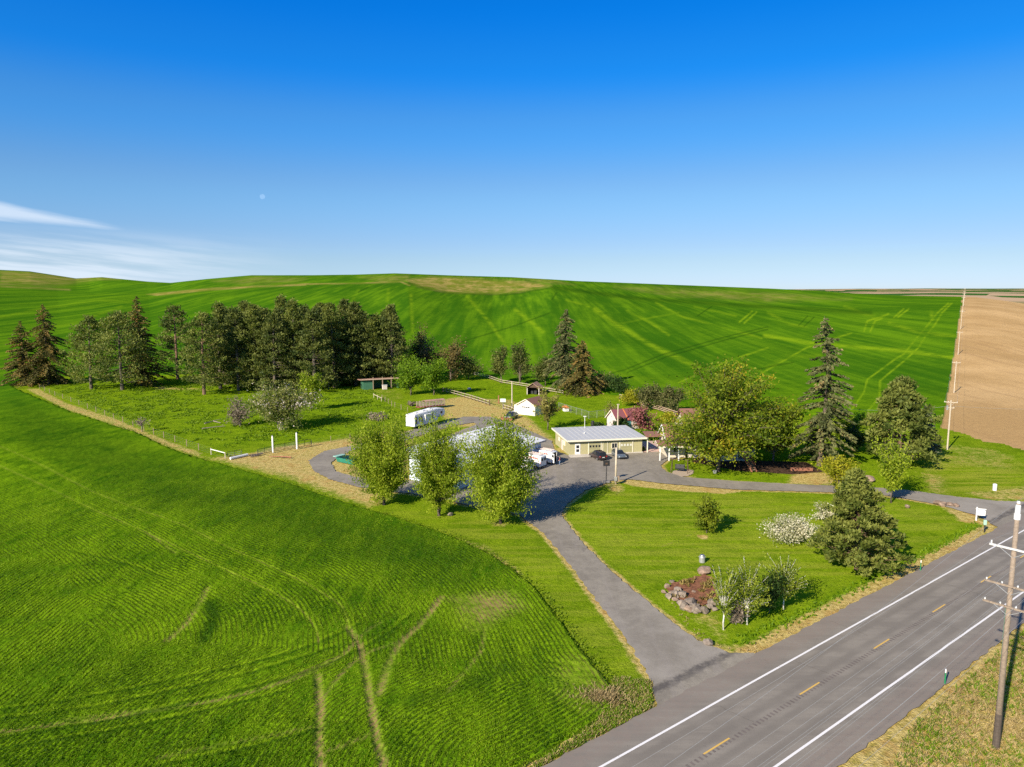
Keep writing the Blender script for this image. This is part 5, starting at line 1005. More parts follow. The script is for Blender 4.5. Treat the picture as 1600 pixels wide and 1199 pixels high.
van('white cargo van partly hidden by the right-hand elm', 829, 740, NOSE, False)

# ---- fifth-wheel camper and the stock trailer behind it
a_ = P(641, 672).xy; t = thing('camper_trailer', 'long white fifth-wheel camper with a raised nose by the pasture', 'camper', a_.to_3d(), math.radians(60))
M = MB().prism([(0, .75), (9.0, .75), (9.6, 1.75), (12.2, 1.85), (12.6, 2.5), (12.3, 3.55), (8.6, 3.85), (.15, 3.55), (0, 3.3)], -1.3, 1.3, 'y'); M.build('body', WHITEV, t, .07)
MB().prism([(.1, 3.56), (8.6, 3.86), (12.2, 3.56), (12.2, 3.60), (8.6, 3.91), (.1, 3.61)], -1.22, 1.22, 'y').build('roof', WHITE, t)
for x, z, l_ in ((2.2, 3.75, .8), (5.0, 3.9, .9), (7.6, 4.0, .6)): MB().box((x, 0, z), (l_, .7, .25)).build('roof_vent', WHITE, t, .04)
MB().box((5.0, -1.55, 2.1), (2.6, .55, 2.3)).build('slide_out', WHITE, t, .04)
for x0, x1, z0, z1 in ((.55, 1.0, 1.3, 3.0), (2.7, 3.2, 1.2, 3.0), (1.7, 2.3, 2.0, 2.9), (7.1, 7.5, 2.1, 3.0), (10.6, 11.4, 2.4, 3.0)): MB().box(((x0 + x1) / 2, -1.31, (z0 + z1) / 2), (x1 - x0, .05, z1 - z0)).build('window', GLASS, t)
MB().box((1.35, -1.31, 1.9), (.6, .05, 1.95)).build('door', plain('camper_door', (.60, .62, .66), .5), t)
SW = plain('blue_grey_swoosh', (.22, .27, .36), .5); M = MB()
for dz, x0, x1 in ((0, 6.5, 11.6), (.4, 7.2, 11.9)): M.tube([(x0 + (x1 - x0) * k / 12, -1.32, 1.55 + dz + .45 * math.sin(k / 12 * 3.1) * (1 if dz == 0 else -.35)) for k in range(13)], .05, 4)
M.build('swoosh_stripe', SW, t)
for x in (3.4, 4.4):
    for s in (-1, 1): wheel(t, x, s * 1.15, .38)
M = MB().box((9.7, -.9, .4), (.12, .12, .8)).box((9.7, .9, .4), (.12, .12, .8)); M.build('landing_leg', BLACKM, t); M = MB().box((4.5, 0, .72), (8.6, 2.0, .14)); M.build('chassis', BLACKM, t)
M = MB().tube([(.2, -1.33, 3.4), (8.4, -1.33, 3.62)], .05, 6); M.build('awning_tube', WHITE, t)
a_ = P(652, 641).xy; t = thing('stock_trailer', 'rusty red and white slatted stock trailer behind the camper', 'trailer', a_.to_3d(), math.radians(35))
M = MB().box((4.2, 0, .7), (8.4, 2.2, .16)); M.build('deck', RUST, t); M = MB()
for k in range(9): M.box((.4 + k * .98, -1.08, 1.5), (.12, .08, 1.5)).box((.4 + k * .98, 1.08, 1.5), (.12, .08, 1.5))
for z in (1.1, 1.5, 1.95): M.box((4.3, -1.1, z), (8.0, .05, .2)).box((4.3, 1.1, z), (8.0, .05, .2))
M.build('slat_side', plain('rust_white_slats', (.55, .40, .35), .7, .35, 2), t); MB().prism([(-1.15, 2.2), (0, 2.45), (1.15, 2.2), (1.15, 2.28), (0, 2.53), (-1.15, 2.28)], 2.0, 8.4, 'x').build('roof', RUSTR, t)
for x in (3.2, 4.1):
    for s in (-1, 1): wheel(t, x, s * 1.2, .36)
MB().tube([(0, 0, .6), (-1.6, 0, .55)], .08, 6).build('drawbar', BLACKM, t)

# ------------------------------------------------------------------ the person by the open van
def person(loc, rz):
    t = thing('person', 'standing person in a red shirt and blue jeans at the open van', 'person', loc, rz)
    SK = plain('skin', (.52, .31, .22), .6, .08); SH = plain('red_shirt', (.30, .045, .045), .85, .1); JN = plain('blue_jeans', (.16, .24, .36), .85, .12); HR = plain('brown_hair', (.07, .045, .03), .8, .2); SHOE = plain('dark_shoe', (.03, .028, .028), .7, .1)
    J = {'pel': (0, 0, .95), 'wst': (0, .01, 1.08), 'che': (0, .01, 1.30), 'nk': (0, 0, 1.47), 'hd': (0, -.02, 1.56), 'top': (0, -.015, 1.70)}
    for s, n in ((-1, 'l'), (1, 'r')):
        J.update({'hip' + n: (s * .10, 0, .90), 'kne' + n: (s * .12, -.03, .49), 'ank' + n: (s * .13, .02, .09), 'toe' + n: (s * .15, -.14, .04), 'sho' + n: (s * .19, .01, 1.40), 'elb' + n: (s * .27, .03, 1.14), 'wri' + n: (s * .25, -.16, .98), 'pal' + n: (s * .24, -.22, .95)})
    Rr = {'pel': .14, 'wst': .125, 'che': .15, 'nk': .055, 'hd': .085, 'top': .075, 'hip': .095, 'kne': .06, 'ank': .04, 'toe': .035, 'sho': .06, 'elb': .042, 'wri': .028, 'pal': .032}
    E_ = [('pel', 'wst'), ('wst', 'che'), ('che', 'nk'), ('nk', 'hd'), ('hd', 'top')]
    for n in 'lr': E_ += [('pel', 'hip' + n), ('hip' + n, 'kne' + n), ('kne' + n, 'ank' + n), ('ank' + n, 'toe' + n), ('che', 'sho' + n), ('sho' + n, 'elb' + n), ('elb' + n, 'wri' + n), ('wri' + n, 'pal' + n)]
    def skin(name, keys, edges, grow, m, extra=()):
        V_ = [J[k] for k in keys]; rad = [Rr.get(k, Rr.get(k[:-1], .05)) * grow for k in keys]; ed = [(keys.index(a), keys.index(b)) for a, b in edges]
        for root_k, pts, rs in extra:
            prev = keys.index(root_k)
            for q, r__ in zip(pts, rs): V_.append(q); rad.append(r__); ed.append((prev, len(V_) - 1)); prev = len(V_) - 1
        me = bpy.data.meshes.new(name); me.from_pydata(V_, ed, []); o = link(bpy.data.objects.new(name, me), t); me.materials.append(m)
        md = o.modifiers.new('skin', 'SKIN'); md.use_smooth_shade = True
        if not me.skin_vertices: 
            bm = bmesh.new(); bm.from_mesh(me); bm.verts.layers.skin.verify(); bm.to_mesh(me); bm.free()
        for i, r__ in enumerate(rad): me.skin_vertices[0].data[i].radius = (r__, r__)
        me.skin_vertices[0].data[0].use_root = True
        o.modifiers.new('sub', 'SUBSURF').render_levels = 2; return o
    ex = []
    for s, n in ((-1, 'l'), (1, 'r')):
        b_ = J['pal' + n]
        for k, (o1, l_) in enumerate(((-.028, .075), (-.009, .085), (.010, .080), (.027, .062))): ex.append(('pal' + n, [(b_[0] + o1, b_[1] - .035, b_[2] - .015), (b_[0] + o1, b_[1] - .035 - l_ * .5, b_[2] - .035), (b_[0] + o1, b_[1] - .03 - l_ * .7, b_[2] - .065)], [.010, .009, .007]))
        ex.append(('wri' + n, [(b_[0] - s * .040, b_[1] + .01, b_[2] - .01), (b_[0] - s * .048, b_[1] - .04, b_[2] - .035)], [.012, .009]))
    skin('body', list(J), E_, 1.0, SK, ex)
    ks = ['pel', 'hipl', 'hipr', 'knel', 'kner', 'ankl', 'ankr']; skin('jeans', ks, [e for e in E_ if e[0] in ks and e[1] in ks], 1.18, JN)
    ks = ['che', 'wst', 'pel', 'shol', 'shor', 'elbl', 'elbr']; skin('shirt', ks, [e for e in E_ if e[0] in ks and e[1] in ks], 1.2, SH)
    M = MB()
    for k in range(5): a = k / 4 * 1.45; M.v += [(math.cos(q * 2 * math.pi / 12) * .105 * math.cos(a), .012 + math.sin(q * 2 * math.pi / 12) * .115 * math.cos(a), 1.625 + .135 * math.sin(a)) for q in range(12)]
    M.f = [(r__ * 12 + q, r__ * 12 + (q + 1) % 12, (r__ + 1) * 12 + (q + 1) % 12, (r__ + 1) * 12 + q) for r__ in range(4) for q in range(12)]; M.m = [0] * len(M.f); M.build('hair', HR, t, 0, True)
    for s in (-1, 1):
        MB().box((s * .15, -.05, .045), (.10, .27, .09)).build('shoe', SHOE, t, .03); MB().box((s * .032, -.103, 1.60), (.022, .012, .012)).build('eye', BLACKM, t); MB().box((s * .095, -.01, 1.585), (.02, .045, .06)).build('ear', SK, t, .008)
    MB().prism([(-.13, 1.59), (-.098, 1.615), (-.098, 1.57)], -.014, .014, 'x').build('nose', SK, t); MB().box((0, -.100, 1.535), (.045, .012, .010)).build('mouth', SH, t)
    return t
person(P(874.5, 728), math.radians(-100))

# ------------------------------------------------------------------ poles and lines
def crossarm(t, z, ln, ins=4, m=TREATED, tall=.22, y=.2):
    M = MB().box((0, y, z), (ln, .11, .13)); o = M.build('crossarm', m, t)
    for s in (-1, 1): MB().bar((s * ln * .28, y + .03, z - .05), (0, y * .6, z - .65), .035).build('arm_brace', STEEL, t)
    for k in range(ins):
        x = -ln / 2 + .12 + (ln - .24) * k / max(1, ins - 1)
        if abs(x) < .25: x = .45 * (1 if k % 2 else -1)
        MB().tube([(x, y, z + .06), (x, y, z + .12), (x, y, z + tall)], [.03, .06, .045], 8).build('insulator', CERAM, o)
pb = P(1556, 1168); hB = hgt(1556, 1168, 787)
ang = math.atan2(RN.y, RN.x)
t = thing('utility_pole', 'tall weathered wooden power pole with three crossarms beside the highway', 'utility pole', pb, ang)
MB().tube([(0, 0, -.3), (0, 0, hB * .5), (0, 0, hB)], [.23, .18, .145], 12).build('pole', TREATED, t, smooth=True)
MB().tube([(0, 0, -.1), (0, 0, 2.6)], [.245, .222], 12).build('base_wrap', plain('dark_tarred_base', (.09, .07, .055), .9, .25, 5), t)
MB().tube([(0, 0, hB - .75), (0, 0, hB - .2), (0, 0, hB + .15)], [.17, .17, .09], 12).build('pole_cap', CERAM, t); MB().tube([(0, 0, hB - 1.15), (0, 0, hB - .75)], [.2, .2], 12).build('cap_band', WHITE, t)
zA = [hgt(1556, 1168, y) for y in (858, 916, 948)]
crossarm(t, zA[0], 2.9, 2, plain('whitewashed_timber', (.58, .56, .52), .8, .15, 5), .3); crossarm(t, zA[1], 3.1, 4); crossarm(t, zA[2], 3.1, 4)
MB().tube([(.18, .05, .4), (.17, .05, zA[2])], .02, 5).build('ground_wire', plain('green_ground_wire', (.08, .22, .14), .6), t)
def wire(a, b, sag, label, r_=.012, n=28, group=None):
    pts = [Vector(a).lerp(Vector(b), k / n) - Vector((0, 0, 4 * sag * (k / n) * (1 - k / n))) for k in range(n + 1)]
    o = MB().tube(pts, r_, 4).build('power_line', WIREM); return tag(o, label, 'cable', group)
DR = RD.to_3d(); cr_ = Vector((math.cos(ang), math.sin(ang), 0)); off_ = Vector((-math.sin(ang), math.cos(ang), 0)) * .2
for z, xs in ((zA[0] + .3, (-1.33, 1.33)), (zA[1] + .22, (-1.43, -.45, .45, 1.43)), (zA[2] + .22, (-1.43, -.45, .45, 1.43)), (hB + .25, (0,))):
    for x in xs:
        base = pb + cr_ * x + off_ + Vector((0, 0, z))
        lb = {True: 'overhead cable of the highway pole strung above the asphalt', False: 'overhead cable of the highway pole strung above the asphalt'}[True]
        wire(base, base - DR * 75 - RN.to_3d() * (5 if x == 0 else .6), 1.1, lb, .0075, 28, 'cables of the highway pole line'); wire(base, base + DR * 75, 1.1, lb, .0075, 28, 'cables of the highway pole line')
# line between the two fields
pts = []; SPC = 101.0
for k in range(0, 11):
    q = POLE0 + TRACK_D.normalized() * SPC * k; z = land_xy(q.x, q.y) - .1 if k else 0
    if k > 8: break
    lb = ['pale field pole nearest the lawn, with two short crossarms', 'pale field pole standing at the tilled edge, next after the nearest one'] ; lbl = lb[k] if k < 2 else f'pale field pole between wheat and tilled earth, {ORD[k]} of the line away from the lawn'
    t = thing('field_pole', lbl, 'utility pole', (q.x, q.y, z), math.atan2(-TRACK_N.y, -TRACK_N.x), 'poles between the green and the tilled field'); h_ = 10.4
    MB().tube([(0, 0, -.2), (0, 0, h_)], [.17, .12], 8).build('pole', POLEP, t); crossarm(t, h_ - .4, 2.4, 3, POLEP); pts.append(Vector((q.x, q.y, z)))
    if k == 0:
        crossarm(t, h_ - 1.6, 1.4, 2, POLEP, y=-.2); MB().tube([(.55, -.3, h_ - 2.1), (.55, -.3, h_ - 1.2)], .2, 8).build('transformer', STEEL, t)
cn = -TRACK_N.normalized().to_3d()
for k in range(len(pts) - 1):
    for s in (-1.1, 1.1): wire(pts[k] + cn * s + Vector((0, 0, 10.2)), pts[k + 1] + cn * s + Vector((0, 0, 10.2)), 1.4, 'thin cable between the poles of the field line', .012, 14, 'cables of the field pole line')
wire(pts[0] + Vector((0, 0, 9.2)), P(1850, 700) + Vector((0, 0, 9.4)), 1.0, 'thin cable crossing the tilled field to the right from the nearest field pole', .016)
wire(pts[0] + Vector((0, 0, 9.2)), P(1262, 690) + Vector((0, 0, 8.0)), 1.0, 'thin service cable from the nearest field pole to the farmhouse', .014)
# yard poles
p = P(962, 757); h_ = hgt(962, 757, 700); t = thing('yard_pole', 'pale wooden pole with a meter box at the corner of the lawn', 'utility pole', p, 0)
MB().tube([(0, 0, -.2), (0, 0, h_)], [.19, .15], 10).build('pole', POLEP, t, smooth=True); MB().box((-.05, -.3, 1.0), (.5, .25, .7)).build('meter_box', STEEL, t, .03); MB().box((.4, 0, .9), (.4, .45, 1.0)).build('timber_box', WOOD, t, .03)
p = P(947, 755); h_ = hgt(947, 755, 720); t = thing('basketball_hoop', 'dark basketball backboard on a black post facing the yard', 'basketball hoop', p, math.radians(8))
MB().tube([(0, 0, .1), (.05, 0, h_ - .9)], .07, 8).build('post', BLACKM, t); M = MB().box((.05, .12, h_ - .55), (1.15, .06, .95)); bb = M.build('backboard', BLACKM, t); MB().box((.05, .08, h_ - .6), (.4, .03, .3)).build('target_square', WOODD, bb)
M = MB(); M.tube([(.05 + .23 * math.cos(a / 12 * 6.283), .42 + .23 * math.sin(a / 12 * 6.283), h_ - .85) for a in range(13)], .015, 5); M.build('rim', ORANGE, t); MB().prism([(-.5, 0), (.7, 0), (.6, .35), (-.4, .35)], -.35, .35, 'y').build('base', plain('grey_base_tank', (.20, .19, .18), .8), t, .05)
for x, yb, yt, lb in ((800, 638, 597, 'bare wooden pole beside the small cream garage'), (965, 676, 632, 'slim wooden pole in front of the red-roofed cottage')):
    p = P(x, yb); t = thing('wooden_pole', lb, 'pole', p, 0); h_ = hgt(x, yb, yt); MB().tube([(0, 0, -.2), (0, 0, h_)], [.19, .14], 8).build('pole', POLEP, t); MB().box((0, 0, h_ - .1), (.7, .1, .1)).build('crossarm', POLEP, t)
p = P(786, 640); t = thing('notice_board', 'small pale board on a thin post by the paddock fence', 'sign', p, -.1); MB().tube([(0, 0, 0), (0, 0, 2.6)], .06, 6).build('post', STEEL, t); MB().box((0, -.05, 2.5), (1.5, .06, .95)).build('board', MINT, t)
p = P(779, 631); t = thing('rusty_post', 'rusty brown timber post at the paddock corner', 'post', p, 0); MB().box((0, 0, 1.2), (.32, .32, 2.4)).build('post', REDW, t)

# ------------------------------------------------------------------ fences
def fence(name, label, px, step, ph, rails, pm_, rm, pw_=.14, rh=.16, wires=0, sub=None):
    q = PW(px); t = thing(name, label, 'fence', q[0], 0); o0 = q[0]; loc = [p - o0 for p in q]; posts = []
    for a, c in zip(loc, loc[1:]):
        n = max(1, round((c - a).length / step)); posts += [a.lerp(c, k / n) for k in range(n)]
    posts.append(loc[-1])
    me = None
    for p in posts:
        if me is None: ob = MB().box((0, 0, ph / 2), (pw_, pw_, ph)).build('post', pm_, t); me = ob.data
        else: ob = link(bpy.data.objects.new('post', me), t)
        ob.location = p
    for z in rails:
        M = MB()
        for a, c in zip(posts, posts[1:]): d_ = (c - a).normalized(); nn_ = Vector((d_.y, -d_.x, 0)) * (pw_ / 2 + .025); M.bar(a + nn_ + Vector((0, 0, z)), c + nn_ + Vector((0, 0, z)), .045, rh)
        M.build('rail', rm, t)
    if wires:
        M = MB()
        for k in range(wires):
            z = ph * (.15 + .8 * k / max(1, wires - 1))
            for a, c in zip(posts, posts[1:]): M.bar(a + Vector((0, 0, z)), c + Vector((0, 0, z)), .009)
        if sub:
            for a, c in zip(posts, posts[1:]):
                n = int((c - a).length / sub)
                for k in range(1, n): m_ = a.lerp(c, k / n); M.bar(m_ + Vector((0, 0, .1)), m_ + Vector((0, 0, ph * .95)), .012)
        M.build('wire_mesh', plain('fence_wire', (.22, .24, .20), .6), t)
    return t
fence('rail_fence', 'white-railed fence with dark posts along the near side of the paddock', [(692, 613), (710, 617.5), (737, 625), (765, 634)], 2.5, 1.5, (.55, 1.3), WOODD, PALEW, .28, .13)
fence('rail_fence', 'short dark-posted rail fence between the tan yard and small garage', [(787, 640), (797, 643), (806, 647)], 2.2, 1.5, (.55, 1.3), WOODD, PALEW, .28, .13)
fence('rail_fence', 'pale rail fence along the back of the paddock by the wheat', [(706, 582), (736, 586), (765, 593), (785, 600), (823, 606), (850, 612), (880, 617)], 3.0, 1.5, (.55, 1.25), WOODD, PALEW, .2, .15)
fence('rail_fence', 'pinkish rail fence running down towards the farmhouse', [(968, 624), (985, 629), (1010, 638), (1030, 643), (1060, 653)], 3.0, 1.5, (.5, .95, 1.4), WOODD, PINKR, .18, .15)
fence('wire_fence', 'thin wire fence along the straw strip beside the wheat', [(62, 608), (86, 619), (111, 628.5), (137, 639), (164, 650), (192, 661), (225, 674), (256, 685), (292, 698), (330, 711)], 7.5, 1.45, (), WOOD, WOOD, .11, .1, 4)
fence('wire_fence', 'low wire fence along the tan verge by the loop drive', [(487, 698), (517, 691), (547, 687), (575, 682), (600, 676)], 6, 1.3, (), WOOD, WOOD, .1, .1, 3)
fence('wire_fence', 'short wire fence with pale posts between the pasture and the camper', [(597, 625), (612, 635), (617, 637), (637, 645)], 4.5, 1.5, (), WOOD, WOOD, .12, .1, 3)
fence('chain_link_fence', 'tall chain-link run on the grass behind the green garage', [(873, 640), (892, 646), (909, 651), (920, 655), (945, 652), (960, 650)], 3.2, 1.9, (1.85,), STEEL, STEEL, .08, .06, 9, .32)
fence('rail_fence', 'short white rail on two posts at the wheat corner of the gateway', [(330, 711), (352, 717)], 5, 1.25, (1.15,), PALEW, WHITE, .14, .16, 2)
fence('rail_fence', 'short white rail on two posts in front of the open livestock shed', [(584, 622), (596, 628)], 5, 1.4, (1.1,), PALEW, PALEW, .14, .18)
def tube_gate(label, a, c, h_, bars=5):
    q0, q1 = P(*a), P(*c); d_ = q1 - q0; t = thing('field_gate', label, 'gate', q0, math.atan2(d_.y, d_.x)); ln = d_.length; M = MB()
    for z in (.25, h_): M.tube([(.1, 0, z), (ln - .1, 0, z)], .045, 6)
    for x in (.1, ln * .5, ln - .1): M.tube([(x, 0, .25), (x, 0, h_)], .045, 6)
    M.build('gate_frame', BLACKM, t); M = MB()
    for k in range(1, bars): z = .25 + (h_ - .25) * k / bars; M.tube([(.1, 0, z), (ln - .1, 0, z)], .03, 5)
    M.build('gate_bars', STEEL, t)
tube_gate('dark tubular gate between the two tall white posts', (428, 707.5), (462, 701.5), 1.5)
tube_gate('dark low panel gate right of the tall white posts', (466, 701.5), (486, 697.5), 1.5, 2)
tube_gate('tubular panel gate left of the tall white posts', (402, 713), (425, 708), 1.3, 4)
tube_gate('dark tubular panel beside the short white rail', (355, 717), (379, 713), 1.3, 3)
for x, yb, yt, lb in ((426.5, 708, 683, 'tall white gatepost on the left of the dark gate'), (464, 702.5, 678, 'tall white gatepost on the right of the dark gate')):
    t = thing('gate_post', lb, 'gatepost', P(x, yb), 0); h_ = hgt(x, yb, yt); MB().box((0, 0, h_ / 2), (.28, .28, h_)).build('post', WHITE, t, .03); MB().prism([(-.14, h_), (.14, h_), (0, h_ + .3)], -.14, .14, 'y').build('cap', WHITE, t)
q0, q1 = P(360, 719), P(387, 713); tag(MB().tube([q0 + Vector((0, 0, .25)), q1 + Vector((0, 0, .25))], .25, 10).build('white_pipe', WHITE), 'long white pipe lying on the ground at the tan gateway', 'pipe')
q0, q1 = P(388, 716), P(412, 711); M = MB(); rr = random.Random(3)
for k in range(9): a = q0.lerp(q1, rr.random() * .4); c = q0.lerp(q1, .6 + .4 * rr.random()); o_ = Vector((rr.uniform(-.6, .6), rr.uniform(-.6, .6), rr.uniform(.1, .5))); M.tube([a + o_, c + o_ * .7], .07, 5)
tag(M.build('brush_pile', M_DEAD), 'low pile of dark branches right of the white pipe', 'brush pile')
for pts_, lb in (([(320, 664), (333, 660), (345, 663)], 'bleached forked branch lying in the pasture'), ([(316, 672), (340, 669), (352, 668)], 'thin fallen branch lying below the bleached one'), ([(455, 717), (440, 716), (420, 716)], 'reddish plank lying in front of the gate')):
    M = MB(); M.tube([p + Vector((0, 0, .25)) for p in PW(pts_)], [.14, .12, .06], 6)
    if 'forked' in lb: a = P(*pts_[1]); M.tube([a + Vector((0, 0, .25)), a + Vector((1.6, 1.8, .5))], [.1, .03], 5)
    tag(M.build('fallen_branch' if 'plank' not in lb else 'plank', M_DEAD if 'plank' not in lb else REDW), lb, 'branch' if 'plank' not in lb else 'plank')

# ------------------------------------------------------------------ small things
p = P(545, 724); t = thing('hay_feeder', 'teal green slatted feeder lying in the island of the loop drive', 'feeder', p, math.radians(-35))
M = MB().prism([(-.9, .1), (.9, .1), (1.2, 1.0), (-1.2, 1.0)], -2.3, 2.3, 'x'); M.build('trough', GREEND, t, .04); M = MB()
for k in range(6): M.box((-2.1 + k * .84, 0, 1.08), (.42, 2.4, .06))
M.build('slats', plain('dark_teal', (.015, .07, .055), .7), t); MB().box((-2.6, 0, 1.1), (1.1, 2.3, .12)).build('lid', plain('pale_teal', (.30, .52, .42), .6), t)
p = P(1062, 738); t = thing('garden_swing', 'black two-seat garden swing in a timber frame beside the drive', 'swing', p, math.radians(-20)); M = MB()
for s in (-1, 1):
    for yy_ in (-1.0, 1.0): M.tube([(s * 1.5, yy_, 0), (s * 1.35, 0, 2.3)], .06, 6)
M.tube([(-1.6, 0, 2.3), (1.6, 0, 2.3)], .07, 6); M.build('frame', WOODD, t); MB().box((0, .05, .55), (1.7, .6, .08)).build('seat', BLACKM, t, .02); MB().box((0, .38, .95), (1.7, .08, .75), rx=-.2).build('backrest', BLACKM, t, .02)
for s in (-1, 1): MB().tube([(s * .85, 0, .6), (s * .85, 0, 2.3)], .02, 5).build('chain', BLACKM, t)
sheet('gravel_patch', [p for p in PW([(1050, 744), (1062, 747), (1080, 743), (1085, 737), (1070, 733), (1052, 737)])], .045, plain('pale_gravel', (.42, .33, .24), .9, .2, 3, obj=False), None, .2, .4)
a, c = P(1179, 738), P(1162, 733); t = thing('timber_stair', 'reddish timber stair leaning up against the maple trunk', 'stairs', a, math.atan2(c.y - a.y, c.x - a.x)); ln = (c - a).length + .2; hs_ = hgt(1162, 733, 708)
M = MB()
for s in (-.6, .6): M.bar((0, s, 0), (ln, s, hs_), .12, .28)
M.build('stringer', REDW, t); M = MB()
for k in range(1, 10): M.box((ln * k / 10, 0, hs_ * k / 10), (.28, 1.15, .06))
M.build('treads', WOOD, t); M = MB()
for s in (-.62, .62): M.bar((.3, s, 1.0), (ln, s, hs_ + .9), .06, .08)
for k in (1, 4, 7): M.bar((ln * k / 10, .62, hs_ * k / 10), (ln * k / 10, .62, hs_ * k / 10 + .95), .06)
M.build('handrail', REDW, t)
p = P(1097, 879); t = thing('milk_can', 'old silver milk can standing alone on the lawn', 'milk can', p, 0); MB().tube([(0, 0, 0), (0, 0, .62), (0, 0, .78), (0, 0, .86)], [.36, .36, .24, .24], 14).build('can', STEEL, t, smooth=False); MB().tube([(0, 0, .86), (0, 0, .92)], [.30, .26], 14).build('lid', RIM, t)
for s in (-1, 1): M = MB(); M.tube([(s * .3, 0, .6), (s * .44, 0, .68), (s * .3, 0, .80)], .03, 5); M.build('handle', STEEL, t)
# sign post by the far entrance
p = P(1525, 814); h_ = hgt(1525, 814, 793); t = thing('yard_sign', 'white post and arm with a hanging white sign panel at the far entrance', 'sign', p, math.radians(-18))
MB().box((0, 0, h_ / 2), (.16, .16, h_)).build('post', WHITE, t); MB().box((.5, 0, h_ - .25), (1.3, .1, .12)).build('arm', WHITE, t); MB().box((.62, 0, h_ - .82), (.95, .04, .75)).build('panel', WHITE, t); MB().box((.62, 0, h_ - .37), (.8, .05, .12)).build('name_rider', plain('blue_grey_rider', (.25, .38, .45), .6), t)
p = P(1538, 832); t = thing('utility_pedestal', 'pale green utility box on a dark stake beside the white sign', 'utility box', p, 0); MB().box((0, 0, .55), (.12, .12, 1.1)).build('stake', BLACKM, t); MB().box((0, 0, 1.35), (.36, .3, .7)).build('box', PGREEN, t, .06)
for x, yb, yt, lb in ((1438, 893, 876, 'green roadside marker with white top on the lawn side of the highway'), (1476, 1070, 1046, 'green roadside marker with white top on the near right verge')):
    p = P(x, yb); h_ = hgt(x, yb, yt); t = thing('road_marker', lb, 'road marker', p, math.atan2(RD.y, RD.x) + .5); MB().box((0, 0, h_ * .38), (.16, .10, h_ * .76)).build('post', GRN2, t, .03); MB().box((0, 0, h_ * .88), (.15, .09, h_ * .24)).build('reflector_top', WHITE, t, .02)
p = P(1554, 767); t = thing('stand_pipe', 'short white cylinder standing in the mown grass beyond the drive', 'pipe', p, 0); MB().tube([(0, 0, 0), (0, 0, 1.0)], .3, 12).build('pipe', WHITE, t); MB().tube([(0, 0, 1.0), (0, 0, 1.12)], [.34, .2], 12).build('cap', WHITE, t)
p = P(1252, 736); tag((lambda o: (setattr(o, 'location', p), o)[1])(MB().box((0, 0, .25), (4.0, .8, .5)).build('garden_bed', REDW, None, .05)), 'long reddish timber planting bed under the tall spruce', 'planter')
p = P(884, 643); t = thing('doghouse', 'small doghouse with an orange roof inside the chain-link run', 'kennel', p, .3); MB().box((0, 0, .5), (1.3, 1.6, 1.0)).build('wall', WHITE, t); MB().prism([(-.85, .95), (0, 1.6), (.85, .95)], -1.0, 1.0, 'y').build('roof', ORANGE, t)
p = P(926, 668); t = thing('barrel', 'dark barrel standing on the grass behind the garage roof', 'barrel', p, 0); MB().tube([(0, 0, 0), (0, 0, .6), (0, 0, 1.5)], [.4, .45, .38], 12).build('drum', BLACKM, t)
p = P(936, 674); t = thing('covered_boat', 'small dark dinghy with a white edge left of the cottage', 'boat', p, .2); M = MB().loft([[(x, -h_, .6), (x, -h_ * .7, .1), (x, h_ * .7, .1), (x, h_, .6)] for x, h_ in ((-2.2, .7), (-1, 1.0), (.8, .95), (2.0, .5), (2.6, .08))]); M.build('hull', WHITE, t); MB().loft([[(x, -h_, .62), (x, h_, .62), (x, 0, .95)] for x, h_ in ((-2.1, .6), (-1, .9), (.8, .85), (1.9, .4), (2.4, .05))]).build('cover', plain('dark_grey_canvas', (.12, .12, .13), .8), t)
p = P(1071, 739); 
p = P(1117, 740); t = thing('round_planter', 'small grey round pot on the lawn below the maple', 'planter', p, 0); MB().tube([(0, 0, 0), (0, 0, .5)], [.3, .42], 12).build('pot', STEEL, t); MB().tube([(0, 0, .44), (0, 0, .47)], [.36, .36], 12).build('soil', DARKI, t)
# boulders
def rock(loc, s, seed, m, label, group=None, flat=.7):
    bm = bmesh.new(); bmesh.ops.create_icosphere(bm, subdivisions=2, radius=1); r = random.Random(seed); pl = [(Vector((r.gauss(0, 1), r.gauss(0, 1), r.gauss(0, 1))).normalized(), r.uniform(.5, .85)) for _ in range(11)]
    for v in bm.verts:
        for nn_, d_ in pl:
            e = v.co.dot(nn_) - d_
            if e > 0: v.co -= nn_ * e
        v.co *= 1 + r.uniform(-.04, .04); v.co = Vector((v.co.x * s * r.uniform(.98, 1.02), v.co.y * s, v.co.z * s * flat + s * flat * .55))
    me = bpy.data.meshes.new('boulder'); bm.to_mesh(me); bm.free(); me.materials.append(m); o = link(bpy.data.objects.new('boulder', me)); o.location = loc; o.rotation_euler.z = r.random() * 6; return tag(o, label, 'boulder', group)
BED = [(1040, 922), (1052, 912), (1075, 906), (1100, 899), (1118, 905), (1122, 930), (1108, 944), (1092, 948), (1072, 944), (1054, 934)]
b = NB('red_bark_mulch'); n1 = b.noise(2.5, 5, .75); M_MULCH = b.pbr(b.mix(b.ramp(n1, .3, .7), (.12, .052, .030), (.34, .155, .085)), .9, 0, b.bump(n1, .8, .08), .1)
tag((lambda o: o)(sheet('bark_bed', [p for p in PW(BED)], .10, M_MULCH, None, .15, .3)), kind='structure')
rr = random.Random(8)
